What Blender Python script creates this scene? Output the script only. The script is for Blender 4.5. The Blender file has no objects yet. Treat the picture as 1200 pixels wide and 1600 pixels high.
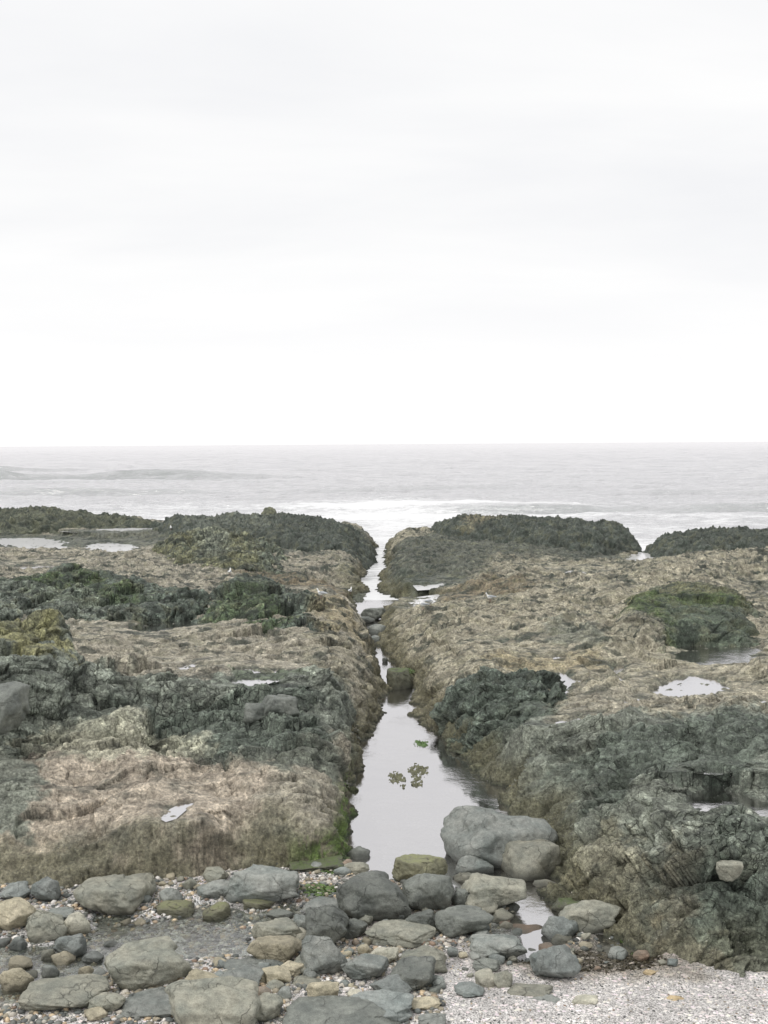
import bpy, bmesh, math, random
import numpy as np
from mathutils import Matrix, Vector

# ------------------------------------------------------------------ camera, world, sun, exposure
SC = bpy.context.scene
COL = SC.collection
H = 7.0; F = 1750.0; PITCH = math.radians(3.47); ROLL = math.radians(-0.38)
cam = bpy.data.objects.new('camera', bpy.data.cameras.new('camera')); COL.objects.link(cam)
RM = (Matrix.Rotation(math.radians(90) - PITCH, 4, 'X') @ Matrix.Rotation(ROLL, 4, 'Z'))
cam.matrix_world = Matrix.Translation((0, 0, H)) @ RM
cam.data.sensor_fit = 'HORIZONTAL'; cam.data.sensor_width = 36; cam.data.lens = F / 1200 * 36
cam.data.clip_start = 0.2; cam.data.clip_end = 60000
SC.camera = cam
SC.render.resolution_x = 768; SC.render.resolution_y = 1024
RN = np.array(RM.to_3x3())

world = bpy.data.worlds.new('World'); SC.world = world; world.use_nodes = True
SUN_EL, SUN_ROT = math.radians(60), math.radians(-125)
def build_world():
    nt = world.node_tree; nt.nodes.clear(); N = nt.nodes.new; L = nt.links.new
    out = N('ShaderNodeOutputWorld'); bg = N('ShaderNodeBackground')
    sky = N('ShaderNodeTexSky'); sky.sky_type = 'NISHITA'; sky.sun_disc = False
    sky.sun_elevation = SUN_EL; sky.sun_rotation = SUN_ROT; sky.dust_density = 4
    tc = N('ShaderNodeTexCoord'); sep = N('ShaderNodeSeparateXYZ'); L(tc.outputs['Generated'], sep.inputs[0])
    # flat cloud layer overhead: direction divided by its height
    mz = N('ShaderNodeMath'); mz.operation = 'MAXIMUM'; L(sep.outputs[2], mz.inputs[0]); mz.inputs[1].default_value = 0.0
    az = N('ShaderNodeMath'); az.operation = 'ADD'; L(mz.outputs[0], az.inputs[0]); az.inputs[1].default_value = 0.16
    dv = N('ShaderNodeVectorMath'); dv.operation = 'DIVIDE'; L(tc.outputs['Generated'], dv.inputs[0])
    cb = N('ShaderNodeCombineXYZ')
    for i in range(3): L(az.outputs[0], cb.inputs[i])
    L(cb.outputs[0], dv.inputs[1])
    n1 = N('ShaderNodeTexNoise'); n1.inputs['Scale'].default_value = 1.15; n1.inputs['Detail'].default_value = 5; n1.inputs['Roughness'].default_value = .5
    n1.inputs['Distortion'].default_value = .3
    mp = N('ShaderNodeMapping'); mp.inputs['Scale'].default_value = (0.8, 1.5, .3); mp.inputs['Location'].default_value = (3.1, 1.7, 0)
    L(dv.outputs[0], mp.inputs[0]); L(mp.outputs[0], n1.inputs['Vector'])
    cr = N('ShaderNodeValToRGB'); L(n1.outputs[0], cr.inputs[0])
    e = cr.color_ramp.elements; e[0].position = .30; e[0].color = (.865, .87, .888, 1); e[1].position = .68; e[1].color = (.965, .963, .96, 1)
    # brighter toward the horizon
    gr = N('ShaderNodeMapRange'); L(sep.outputs[2], gr.inputs[0]); gr.inputs[1].default_value = 0.04; gr.inputs[2].default_value = 0.19
    gr.inputs[3].default_value = 0.94; gr.inputs[4].default_value = 0.0
    m1 = N('ShaderNodeMix'); m1.data_type = 'RGBA'; L(gr.outputs[0], m1.inputs[0]); L(cr.outputs[0], m1.inputs[6]); m1.inputs[7].default_value = (1.0, .995, .995, 1)
    sm = N('ShaderNodeVectorMath'); sm.operation = 'SCALE'; L(sky.outputs[0], sm.inputs[0]); sm.inputs[3].default_value = 0.10
    m2 = N('ShaderNodeMix'); m2.data_type = 'RGBA'; m2.inputs[0].default_value = .97
    L(sm.outputs[0], m2.inputs[6]); L(m1.outputs[2], m2.inputs[7])
    L(m2.outputs[2], bg.inputs[0]); bg.inputs[1].default_value = 1.0
    L(bg.outputs[0], out.inputs[0])
build_world()
sun = bpy.data.objects.new('sun', bpy.data.lights.new('sun', 'SUN')); COL.objects.link(sun)
sun.data.energy = 1.5; sun.data.angle = math.radians(12); sun.data.color = (1, .97, .93)
sd = Vector((math.sin(SUN_ROT) * math.cos(SUN_EL), math.cos(SUN_ROT) * math.cos(SUN_EL), math.sin(SUN_EL)))
sun.rotation_euler = sd.to_track_quat('Z', 'Y').to_euler()
SC.view_settings.view_transform = 'Standard'; SC.view_settings.look = 'None'
SC.view_settings.exposure = 0.08; SC.view_settings.gamma = 1

# ------------------------------------------------------------------ helpers: pixels <-> ground points, noise, distances
def unp(px, py, z=0.0):
    d = RN @ np.array([(px - 600) / F, (800 - py) / F, -1.0])
    t = (z - H) / d[2]
    return np.array([d[0] * t, d[1] * t])
def proj(P):
    q = (P - np.array([0, 0, H])) @ RN
    return 600 + F * q[:, 0] / -q[:, 2], 800 - F * q[:, 1] / -q[:, 2]
def poly(pts, z=0.0): return np.array([unp(p[0], p[1], p[2] if len(p) > 2 else z) for p in pts])
def srgb(r, g, b):
    f = lambda c: (c / 255) / 12.92 if c / 255 <= .04045 else ((c / 255 + .055) / 1.055) ** 2.4
    return np.array([f(r), f(g), f(b)])
def sstep(a, b, x):
    t = np.clip((x - a) / (b - a), 0, 1); return t * t * (3 - 2 * t)
_r = np.random.RandomState(5)
PERM = np.concatenate([_r.permutation(256)] * 3)
GR = _r.normal(size=(256, 3)); GR /= np.linalg.norm(GR, axis=1)[:, None]; GR = GR.astype(np.float32)
def perlin(p):
    p = p.astype(np.float32); i = np.floor(p).astype(np.int32); f = p - i; i &= 255
    u = f * f * f * (f * (f * 6 - 15) + 10)
    r = []
    for dx in (0, 1):
        a = PERM[i[:, 0] + dx]
        for dy in (0, 1):
            b = PERM[a + ((i[:, 1] + dy) & 255)]
            for dz in (0, 1):
                g = GR[PERM[b + ((i[:, 2] + dz) & 255)]]
                r.append(g[:, 0] * (f[:, 0] - dx) + g[:, 1] * (f[:, 1] - dy) + g[:, 2] * (f[:, 2] - dz))
    x = u[:, 0]; y = u[:, 1]; z = u[:, 2]
    l = [r[k] + z * (r[k + 1] - r[k]) for k in (0, 2, 4, 6)]
    m0 = l[0] + y * (l[1] - l[0]); m1 = l[2] + y * (l[3] - l[2])
    return (m0 + x * (m1 - m0)) * 1.5
def fbm(p, o=4, g=.5, ridge=False):
    s = 0; a = 1
    for k in range(o):
        n = perlin(p * (2.03 ** k) + 17.3 * k)
        s = s + a * ((1 - 2 * np.abs(n)) if ridge else n); a *= g
    return s
def h2(ix, iy, s):
    h = (ix.astype(np.uint32) * np.uint32(374761393) + iy.astype(np.uint32) * np.uint32(668265263) + np.uint32(s * 1013904223 % 4294967296))
    h = (h ^ (h >> np.uint32(13))) * np.uint32(1274126177); h = h ^ (h >> np.uint32(16))
    return (h & np.uint32(0xffffff)).astype(np.float32) / 16777216.0
def facets(x, y, sc, seed=0, tilt=1.0):
    """angular blocks: every cell is its own tilted plane; returns height and distance to the crack"""
    x = x / sc; y = y / sc; ix = np.floor(x).astype(np.int32); iy = np.floor(y).astype(np.int32)
    f1 = np.full(x.shape, 9., np.float32); f2 = f1.copy(); val = np.zeros_like(f1)
    for dx in (-1, 0, 1):
        for dy in (-1, 0, 1):
            cx = ix + dx; cy = iy + dy
            rx = h2(cx, cy, seed + 1); ry = h2(cx, cy, seed + 2)
            ex = x - (cx + rx); ey = y - (cy + ry); d = np.sqrt(ex * ex + ey * ey)
            v = (h2(cx, cy, seed + 3) - .5) + ((h2(cx, cy, seed + 4) - .5) * ex + (h2(cx, cy, seed + 5) - .5) * ey) * 2.2 * tilt
            nw = d < f1
            f2 = np.where(nw, f1, np.minimum(f2, d)); f1 = np.where(nw, d, f1); val = np.where(nw, v, val)
    return val, f2 - f1
def facets3(P, sc, seed=0):
    P = (P / sc).astype(np.float32); i0 = np.floor(P).astype(np.int32); n = len(P)
    f1 = np.full(n, 9., np.float32); f2 = f1.copy(); val = np.zeros(n, np.float32)
    for dx in (-1, 0, 1):
        for dy in (-1, 0, 1):
            for dz in (-1, 0, 1):
                cx = i0[:, 0] + dx + (i0[:, 2] + dz) * 131; cy = i0[:, 1] + dy + (i0[:, 2] + dz) * 57
                rx = h2(cx, cy, seed + 1); ry = h2(cx, cy, seed + 2); rz = np.modf(rx * 97.3)[0]
                ex = P[:, 0] - i0[:, 0] - dx - rx; ey = P[:, 1] - i0[:, 1] - dy - ry; ez = P[:, 2] - i0[:, 2] - dz - rz
                d = np.sqrt(ex * ex + ey * ey + ez * ez)
                a = np.modf(rx * 31.7)[0] - .5; b = np.modf(ry * 41.9)[0] - .5; c_ = np.modf(ry * 83.1)[0] - .5; o = np.modf(rx * 173.3)[0] - .5
                v = o * .6 + (a * ex + b * ey + c_ * ez) * 3.6
                nw = d < f1
                f2 = np.where(nw, f1, np.minimum(f2, d)); f1 = np.where(nw, d, f1); val = np.where(nw, v, val)
    return val, f2 - f1
def sdf(x, y, P, margin=4.0):
    """signed distance to polygon P, positive inside, clipped at -margin outside its box"""
    out = np.full(x.shape, -margin)
    lo = P.min(0) - margin; hi = P.max(0) + margin
    m = (x > lo[0]) & (x < hi[0]) & (y > lo[1]) & (y < hi[1])
    if not m.any(): return out
    X = x[m]; Y = y[m]; d2 = np.full(X.shape, 1e9); ins = np.zeros(X.shape, bool); n = len(P)
    for i in range(n):
        ax, ay = P[i]; bx, by = P[(i + 1) % n]; ex = bx - ax; ey = by - ay
        t = np.clip(((X - ax) * ex + (Y - ay) * ey) / (ex * ex + ey * ey + 1e-9), 0, 1)
        d2 = np.minimum(d2, (X - ax - t * ex) ** 2 + (Y - ay - t * ey) ** 2)
        c = ((ay > Y) != (by > Y)) & (X < (bx - ax) * (Y - ay) / (by - ay + 1e-12) + ax)
        ins ^= c
    out[m] = np.where(ins, 1, -1) * np.sqrt(d2)
    return out
def idw(x, y, pts):
    """smooth interpolation of authored values; pts rows: x, y, values..."""
    num = 0; den = 0
    for p in pts:
        w = 1 / (((x - p[0]) ** 2 + (y - p[1]) ** 2) + (.02 * p[1]) ** 2) ** 1.6
        num = num + w[:, None] * np.array(p[2:])[None]; den = den + w
    return num / den[:, None]
def mesh_obj(name, V, Fc, mat, col=None, parent=None, smooth=True):
    me = bpy.data.meshes.new(name)
    V = np.asarray(V, np.float32); Fc = np.asarray(Fc, np.int32); k = Fc.shape[1]
    me.vertices.add(len(V)); me.vertices.foreach_set('co', V.ravel())
    me.loops.add(Fc.size); me.loops.foreach_set('vertex_index', Fc.ravel())
    me.polygons.add(len(Fc)); me.polygons.foreach_set('loop_start', np.arange(0, Fc.size, k, dtype=np.int32))
    me.polygons.foreach_set('loop_total', np.full(len(Fc), k, np.int32))
    me.polygons.foreach_set('use_smooth', np.full(len(Fc), smooth))
    me.update(calc_edges=True)
    if col is not None:
        at = me.color_attributes.new('Col', 'FLOAT_COLOR', 'POINT')
        c = np.ones((len(V), 4), np.float32); c[:, :col.shape[1]] = col; at.data.foreach_set('color', c.ravel())
    me.materials.append(mat)
    o = bpy.data.objects.new(name, me); COL.objects.link(o)
    if parent: o.parent = parent
    return o
def tag(o, label=None, cat=None, group=None, kind=None):
    if label: o['label'] = label
    if cat: o['category'] = cat
    if group: o['group'] = group
    if kind: o['kind'] = kind
    return o

# ------------------------------------------------------------------ materials
def newmat(name):
    m = bpy.data.materials.new(name); m.use_nodes = True; nt = m.node_tree; nt.nodes.clear()
    return m, nt, nt.nodes.new, nt.links.new
def noise(N, L, vec, scale, detail=5, rough=.6):
    n = N('ShaderNodeTexNoise'); n.inputs['Scale'].default_value = scale; n.inputs['Detail'].default_value = detail
    n.inputs['Roughness'].default_value = rough; L(vec, n.inputs['Vector']); return n.outputs[0]
def rng(N, L, s, a, b, c, d):
    n = N('ShaderNodeMapRange'); L(s, n.inputs[0])
    for i, v in enumerate((a, b, c, d)): n.inputs[i + 1].default_value = v
    return n.outputs[0]
def mth(N, L, op, a, b=None):
    n = N('ShaderNodeMath'); n.operation = op
    for i, v in enumerate((a, b)):
        if v is None: continue
        if isinstance(v, (int, float)): n.inputs[i].default_value = v
        else: L(v, n.inputs[i])
    return n.outputs[0]
def mixc(N, L, f, a, b, mode='MIX'):
    n = N('ShaderNodeMix'); n.data_type = 'RGBA'; n.blend_type = mode
    for s, v in ((n.inputs[0], f), (n.inputs[6], a), (n.inputs[7], b)):
        if isinstance(v, (int, float)): s.default_value = v
        elif isinstance(v, (tuple, list, np.ndarray)): s.default_value = tuple(float(q) for q in v)[:3] + (1,)
        else: L(v, s)
    return n.outputs[2]
def grey(N, L, s):
    c = N('ShaderNodeCombineColor')
    for i in range(3): L(s, c.inputs[i])
    return c.outputs[0]
def rock_material():
    m, nt, N, L = newmat('shelf rock'); out = N('ShaderNodeOutputMaterial'); b = N('ShaderNodeBsdfPrincipled')
    g = N('ShaderNodeNewGeometry'); P = g.outputs['Position']; at = N('ShaderNodeVertexColor'); at.layer_name = 'Col'
    big = noise(N, L, P, 1.3, 6, .65); mid = noise(N, L, P, 5, 5, .7); fine = noise(N, L, P, 17, 6, .72); vf = noise(N, L, P, 70, 3, .7)
    v = mth(N, L, 'MULTIPLY', rng(N, L, big, .3, .7, .78, 1.22), rng(N, L, fine, .34, .66, .6, 1.46))
    v = mth(N, L, 'MULTIPLY', v, rng(N, L, vf, .3, .7, .72, 1.3)); v = mth(N, L, 'MULTIPLY', v, rng(N, L, mid, .32, .68, .72, 1.34))
    # crack network, strong on bare blocky stone
    w = N('ShaderNodeVectorMath'); w.operation = 'MULTIPLY_ADD'; nz = N('ShaderNodeTexNoise'); nz.inputs['Scale'].default_value = 3; nz.inputs['Detail'].default_value = 4; L(P, nz.inputs['Vector'])
    L(nz.outputs['Color'], w.inputs[0]); w.inputs[1].default_value = (.35, .35, .35); L(P, w.inputs[2])
    cks = []
    for sc_, th in ((3.2, .035), (8.5, .05)):
        vo = N('ShaderNodeTexVoronoi'); vo.feature = 'DISTANCE_TO_EDGE'; vo.inputs['Scale'].default_value = sc_; L(w.outputs[0], vo.inputs['Vector'])
        cks.append(rng(N, L, vo.outputs['Distance'], th * .15, th, 1, 0))
    ck = mth(N, L, 'MAXIMUM', cks[0], mth(N, L, 'MULTIPLY', cks[1], rng(N, L, mid, .42, .6, 0, .8)))
    ck = mth(N, L, 'MULTIPLY', ck, mth(N, L, 'MULTIPLY', at.outputs[1], rng(N, L, big, .35, .6, .3, 1)))
    v = mth(N, L, 'MULTIPLY', v, mth(N, L, 'SUBTRACT', 1.0, mth(N, L, 'MULTIPLY', ck, .62)))
    v = mth(N, L, 'MULTIPLY', mth(N, L, 'POWER', v, 1.35), .97)
    c = mixc(N, L, 1.0, at.outputs[0], grey(N, L, v), 'MULTIPLY')
    # each small block has its own tone
    vc = N('ShaderNodeTexVoronoi'); vc.inputs['Scale'].default_value = 8.5; L(w.outputs[0], vc.inputs['Vector'])
    sc1 = N('ShaderNodeSeparateColor'); L(vc.outputs['Color'], sc1.inputs[0])
    vb = N('ShaderNodeTexVoronoi'); vb.inputs['Scale'].default_value = 2.6; L(w.outputs[0], vb.inputs['Vector'])
    sc2 = N('ShaderNodeSeparateColor'); L(vb.outputs['Color'], sc2.inputs[0])
    tone = mth(N, L, 'MULTIPLY', rng(N, L, sc1.outputs[0], 0, 1, .6, 1.45), rng(N, L, sc2.outputs[0], 0, 1, .72, 1.3))
    c = mixc(N, L, mth(N, L, 'MULTIPLY', at.outputs[1], .9), c, mixc(N, L, 1.0, c, grey(N, L, tone), 'MULTIPLY'))
    # barnacle and shell specks
    vs = N('ShaderNodeTexVoronoi'); vs.inputs['Scale'].default_value = 20; L(P, vs.inputs['Vector'])
    sp = mth(N, L, 'MULTIPLY', rng(N, L, vs.outputs['Distance'], .12, .24, 1, 0), rng(N, L, noise(N, L, P, 3.3, 3), .5, .62, 0, .5))
    c = mixc(N, L, sp, c, (.5, .49, .45)); L(c, b.inputs['Base Color'])
    L(rng(N, L, fine, .35, .65, .36, .85), b.inputs['Roughness']); b.inputs['Specular IOR Level'].default_value = .4
    hgt = mth(N, L, 'ADD', mth(N, L, 'MULTIPLY', fine, 1.0), mth(N, L, 'MULTIPLY', vf, .4))
    hgt = mth(N, L, 'ADD', hgt, mth(N, L, 'MULTIPLY', mid, .6)); hgt = mth(N, L, 'MULTIPLY', hgt, rng(N, L, at.outputs[1], 0, 1, 1, .5)); hgt = mth(N, L, 'SUBTRACT', hgt, mth(N, L, 'MULTIPLY', ck, .7))
    hgt = mth(N, L, 'ADD', hgt, mth(N, L, 'MULTIPLY', mth(N, L, 'MULTIPLY', at.outputs[1], sc1.outputs[1]), .5))
    bp = N('ShaderNodeBump'); bp.inputs['Strength'].default_value = .9; bp.inputs['Distance'].default_value = .07
    L(hgt, bp.inputs['Height']); L(bp.outputs[0], b.inputs['Normal']); L(b.outputs[0], out.inputs[0]); return m
def boulder_material(name, c1, c2, moss=0.0, mosscol=(.10, .14, .04), crack=1.0, spot=0.3, rough=.7):
    m, nt, N, L = newmat(name); out = N('ShaderNodeOutputMaterial'); b = N('ShaderNodeBsdfPrincipled')
    g = N('ShaderNodeNewGeometry'); P = g.outputs['Position']
    oi = N('ShaderNodeObjectInfo')
    big = noise(N, L, P, 2.6, 5, .6); mid = noise(N, L, P, 11, 6, .65); fine = noise(N, L, P, 70, 3, .65)
    c = mixc(N, L, rng(N, L, big, .35, .65, 0, 1), c1, c2)
    v = mth(N, L, 'MULTIPLY', rng(N, L, mid, .3, .7, .66, 1.34), rng(N, L, fine, .3, .7, .74, 1.26))
    v = mth(N, L, 'MULTIPLY', v, rng(N, L, oi.outputs['Random'], 0, 1, .82, 1.2))
    # hairline cracks
    w = N('ShaderNodeVectorMath'); w.operation = 'MULTIPLY_ADD'; nz = N('ShaderNodeTexNoise'); nz.inputs['Scale'].default_value = 2.2; nz.inputs['Detail'].default_value = 4; L(P, nz.inputs['Vector'])
    L(nz.outputs['Color'], w.inputs[0]); w.inputs[1].default_value = (.55, .55, .55); L(P, w.inputs[2])
    vo = N('ShaderNodeTexVoronoi'); vo.feature = 'DISTANCE_TO_EDGE'; vo.inputs['Scale'].default_value = 2.3; L(w.outputs[0], vo.inputs['Vector'])
    gate = rng(N, L, noise(N, L, P, 1.9, 2), .45, .56, 0, crack)
    ck = mth(N, L, 'MULTIPLY', rng(N, L, vo.outputs['Distance'], .003, .015, 1, 0), gate)
    v = mth(N, L, 'MULTIPLY', v, mth(N, L, 'SUBTRACT', 1.0, mth(N, L, 'MULTIPLY', ck, .42)))
    c = mixc(N, L, 1.0, c, grey(N, L, v), 'MULTIPLY')
    vs = N('ShaderNodeTexVoronoi'); vs.inputs['Scale'].default_value = 26; L(P, vs.inputs['Vector'])
    sp = mth(N, L, 'MULTIPLY', rng(N, L, vs.outputs['Distance'], .10, .2, 1, 0), rng(N, L, noise(N, L, P, 3.7, 3), .5, .62, 0, spot))
    c = mixc(N, L, sp, c, (.42, .41, .37))
    sn = N('ShaderNodeSeparateXYZ'); L(g.outputs['Normal'], sn.inputs[0]); spz = N('ShaderNodeSeparateXYZ'); L(P, spz.inputs[0])
    if moss > 0:
        mk = mth(N, L, 'ADD', mth(N, L, 'MULTIPLY', sn.outputs[2], .45), mid)
        c = mixc(N, L, rng(N, L, mk, 1.05 - moss * .5, 1.25 - moss * .5, 0, .9), c, mosscol)
    # splash line: damp stone near the water
    dz = mth(N, L, 'ADD', spz.outputs[2], mth(N, L, 'MULTIPLY', mid, -.16))
    wet = rng(N, L, dz, -.02, .07, .55, 0)
    c = mixc(N, L, wet, c, (.035, .036, .03)); L(c, b.inputs['Base Color'])
    L(rng(N, L, mid, .35, .65, rough - .15, rough + .15), b.inputs['Roughness']); b.inputs['Specular IOR Level'].default_value = .4
    hgt = mth(N, L, 'ADD', mid, mth(N, L, 'MULTIPLY', fine, .28)); hgt = mth(N, L, 'SUBTRACT', hgt, mth(N, L, 'MULTIPLY', ck, .9))
    bp = N('ShaderNodeBump'); bp.inputs['Strength'].default_value = .75; bp.inputs['Distance'].default_value = .035
    L(hgt, bp.inputs['Height']); L(bp.outputs[0], b.inputs['Normal']); L(b.outputs[0], out.inputs[0]); return m
def water_material(name, lo, hi, rough, bumpd, scale, body=(.10, .115, .10), clear=0.6, foam=False, ripple_gate=None, sx=1.0, fr=(.45, .98), fnoise=1.5, gc=(.84, .825, .835)):
    """pale sky mirror that grows toward grazing view, over a body that is part clear, part tinted"""
    m, nt, N, L = newmat(name); out = N('ShaderNodeOutputMaterial'); g = N('ShaderNodeNewGeometry'); P = g.outputs['Position']
    mp = N('ShaderNodeMapping'); mp.inputs['Scale'].default_value = (sx, 1, 1); L(P, mp.inputs[0]); Q = mp.outputs[0]
    h = noise(N, L, Q, scale, 6, .62)
    if ripple_gate: h = mth(N, L, 'MULTIPLY', h, rng(N, L, noise(N, L, P, ripple_gate, 2), .42, .62, .12, 1))
    bp = N('ShaderNodeBump'); bp.inputs['Strength'].default_value = 1; bp.inputs['Distance'].default_value = bumpd; L(h, bp.inputs['Height'])
    lw = N('ShaderNodeLayerWeight'); lw.inputs[0].default_value = .5; L(bp.outputs[0], lw.inputs['Normal'])
    fac = rng(N, L, lw.outputs['Facing'], fr[0], fr[1], lo, hi)
    gl = N('ShaderNodeBsdfGlossy'); gl.inputs['Color'].default_value = (*gc, 1); gl.inputs['Roughness'].default_value = rough; L(bp.outputs[0], gl.inputs['Normal'])
    df = N('ShaderNodeBsdfDiffuse'); df.inputs[0].default_value = (*body, 1)
    tr = N('ShaderNodeBsdfTransparent'); tr.inputs[0].default_value = (.78, .82, .76, 1)
    bm_ = N('ShaderNodeMixShader'); bm_.inputs[0].default_value = clear; L(df.outputs[0], bm_.inputs[1]); L(tr.outputs[0], bm_.inputs[2])
    if foam:
        at = N('ShaderNodeVertexColor'); at.layer_name = 'Col'; sc = N('ShaderNodeSeparateColor'); L(at.outputs[0], sc.inputs[0])
        # thin, steep wave faces let the green of the water through
        fac = mth(N, L, 'MULTIPLY', fac, mth(N, L, 'SUBTRACT', 1.0, mth(N, L, 'MULTIPLY', sc.outputs[1], .75)))
    mx = N('ShaderNodeMixShader'); L(fac, mx.inputs[0]); L(bm_.outputs[0], mx.inputs[1]); L(gl.outputs[0], mx.inputs[2])
    last = mx.outputs[0]
    if foam:
        fn = noise(N, L, Q, 1.6, 8, .72)
        k = mth(N, L, 'ADD', sc.outputs[0], mth(N, L, 'MULTIPLY', mth(N, L, 'SUBTRACT', fn, .5), fnoise))
        fk = rng(N, L, k, .25, .95, 0, .92)
        fd = N('ShaderNodeBsdfDiffuse'); fd.inputs[0].default_value = (.74, .745, .75, 1)
        m3 = N('ShaderNodeMixShader'); L(fk, m3.inputs[0]); L(last, m3.inputs[1]); L(fd.outputs[0], m3.inputs[2]); last = m3.outputs[0]
    L(last, out.inputs[0]); return m
def gravel_material():
    m, nt, N, L = newmat('shell gravel'); out = N('ShaderNodeOutputMaterial'); b = N('ShaderNodeBsdfPrincipled')
    g = N('ShaderNodeNewGeometry'); P = g.outputs['Position']; at = N('ShaderNodeVertexColor'); at.layer_name = 'Col'
    vo = N('ShaderNodeTexVoronoi'); vo.inputs['Scale'].default_value = 80; vo.inputs['Randomness'].default_value = 1; L(P, vo.inputs['Vector'])
    v2 = N('ShaderNodeTexVoronoi'); v2.inputs['Scale'].default_value = 26; L(P, v2.inputs['Vector'])
    s1 = N('ShaderNodeSeparateColor'); L(vo.outputs['Color'], s1.inputs[0]); s2 = N('ShaderNodeSeparateColor'); L(v2.outputs['Color'], s2.inputs[0])
    cr = N('ShaderNodeValToRGB'); L(s1.outputs[0], cr.inputs[0]); cr.color_ramp.interpolation = 'CONSTANT'
    els = [(0, (.13, .125, .12)), (.14, (.30, .27, .24)), (.32, (.46, .43, .40)), (.52, (.58, .55, .53)), (.74, (.74, .72, .70)), (.92, (.86, .85, .84))]
    e = cr.color_ramp.elements; e[0].position = 0; e[0].color = (*els[0][1], 1); e[1].position = els[1][0]; e[1].color = (*els[1][1], 1)
    for p, c in els[2:]: q = e.new(p); q.color = (*c, 1)
    c = mixc(N, L, rng(N, L, s2.outputs[0], .82, .85, 0, .8), cr.outputs[0], v2.outputs['Color'])
    hs = N('ShaderNodeHueSaturation'); hs.inputs['Saturation'].default_value = .12; L(c, hs.inputs['Color'])
    c = mixc(N, L, 1.0, hs.outputs[0], at.outputs[0], 'MULTIPLY')
    big = noise(N, L, P, 1.7, 4, .6)
    c = mixc(N, L, 1.0, c, grey(N, L, rng(N, L, big, .3, .7, .8, 1.2)), 'MULTIPLY')
    L(c, b.inputs['Base Color']); b.inputs['Roughness'].default_value = .7; b.inputs['Specular IOR Level'].default_value = .35
    hh = mth(N, L, 'ADD', vo.outputs['Distance'], mth(N, L, 'MULTIPLY', v2.outputs['Distance'], .8))
    bp = N('ShaderNodeBump'); bp.inputs['Strength'].default_value = .7; bp.inputs['Distance'].default_value = .012; bp.invert = True
    L(hh, bp.inputs['Height']); L(bp.outputs[0], b.inputs['Normal']); L(b.outputs[0], out.inputs[0]); return m
def attr_material(name, rough=.7):
    m, nt, N, L = newmat(name); out = N('ShaderNodeOutputMaterial'); b = N('ShaderNodeBsdfPrincipled')
    g = N('ShaderNodeNewGeometry'); at = N('ShaderNodeVertexColor'); at.layer_name = 'Col'
    n = noise(N, L, g.outputs['Position'], 50, 4, .6)
    L(mixc(N, L, 1.0, at.outputs[0], grey(N, L, rng(N, L, n, .3, .7, .75, 1.25)), 'MULTIPLY'), b.inputs['Base Color'])
    b.inputs['Roughness'].default_value = rough; L(b.outputs[0], out.inputs[0]); return m
def plain_material(name, c, rough=.6):
    m, nt, N, L = newmat(name); out = N('ShaderNodeOutputMaterial'); b = N('ShaderNodeBsdfPrincipled'); g = N('ShaderNodeNewGeometry')
    n = noise(N, L, g.outputs['Position'], 30, 3)
    L(mixc(N, L, 1.0, c, grey(N, L, rng(N, L, n, .3, .7, .88, 1.1)), 'MULTIPLY'), b.inputs['Base Color'])
    b.inputs['Roughness'].default_value = rough; L(b.outputs[0], out.inputs[0]); return m

ROCK = rock_material(); GRAVEL = gravel_material(); LEAF = attr_material('wet seaweed', .5); PEB = attr_material('pebble stone', .7)
SEA = water_material('sea water', .35, 1.0, .10, .35, 1.3, (.27, .29, .28), 0.0, foam=True, sx=.35, fr=(.35, .86), fnoise=2.6, gc=(.93, .915, .925))
POOLW = water_material('channel water', .66, .95, .02, .013, 5, (.10, .10, .085), .55, ripple_gate=.5)
THIN = water_material('shallow stream water', .26, .62, .05, .02, 8, (.2, .2, .19), .93)
FARP = water_material('far pool with foam and painted sky', .4, .55, .05, .01, 5, (.82, .82, .82), .02)  # white body colour paints in the sky's reflection, and foam where there is some
TIDE = water_material('tide pool water', .80, .98, .03, .004, 7, (.12, .12, .10), .6)

# ------------------------------------------------------------------ rock machinery
C = dict(grey=srgb(126, 132, 121), dgrey=srgb(94, 103, 93), tan=srgb(166, 160, 141), beige=srgb(164, 158, 142), pink=srgb(186, 174, 157),
         mussel=srgb(84, 90, 83), green=srgb(76, 92, 58), bgreen=srgb(108, 128, 72), olive=srgb(116, 117, 90), brown=srgb(116, 102, 78),
         lime=srgb(176, 175, 155), yellow=srgb(152, 149, 106), ochre=srgb(164, 152, 122), dark=srgb(48, 56, 48))
def colourise(P, base, zones, wall=None):
    """vertex colours from soft-edged zones; zones: (polygon, z, colour key, strength, softness m)"""
    n1 = fbm(P * .9, 5, .6); n2 = fbm(P * 3.5 + 9, 4, .6)
    c = np.repeat(C[base][None], len(P), 0)
    for pl, z, key, st, sf in zones:
        s = sdf(P[:, 0], P[:, 1], poly(pl, z), 3 * sf + .5)
        m = sstep(-sf * .6, sf * .6, s + (n1 * .9 + n2 * .5) * max(sf, .4)) * st
        c = c + (C[key][None] - c) * m[:, None]
    # weed, damp stains and bare stone break up every zone
    n3 = fbm(P * np.array([.9, 1.9, 1.5]) + 33, 5, .65); fr = sstep(28, 48, P[:, 1])
    c = c + (C['mussel'] * .8 - c) * (sstep(.12 - .3 * fr, .75 - .2 * fr, n3) * (.55 + .2 * fr))[:, None]
    n4 = fbm(P * np.array([1.6, 2.6, 2.0]) + 71, 4, .62); hf = sstep(20, 34, P[:, 1])
    c = c + (C['dark'] * 1.15 - c) * (sstep(.22, .42, n4 + n3 * .35) * (.25 + .5 * hf))[:, None]
    c = c + (C['olive'] * 1.0 - c) * (sstep(.15, .5, -n4 + n1 * .3) * .35 * hf)[:, None]
    c = c * (1 + .25 * n2)[:, None]
    return c, n1, n2
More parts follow.
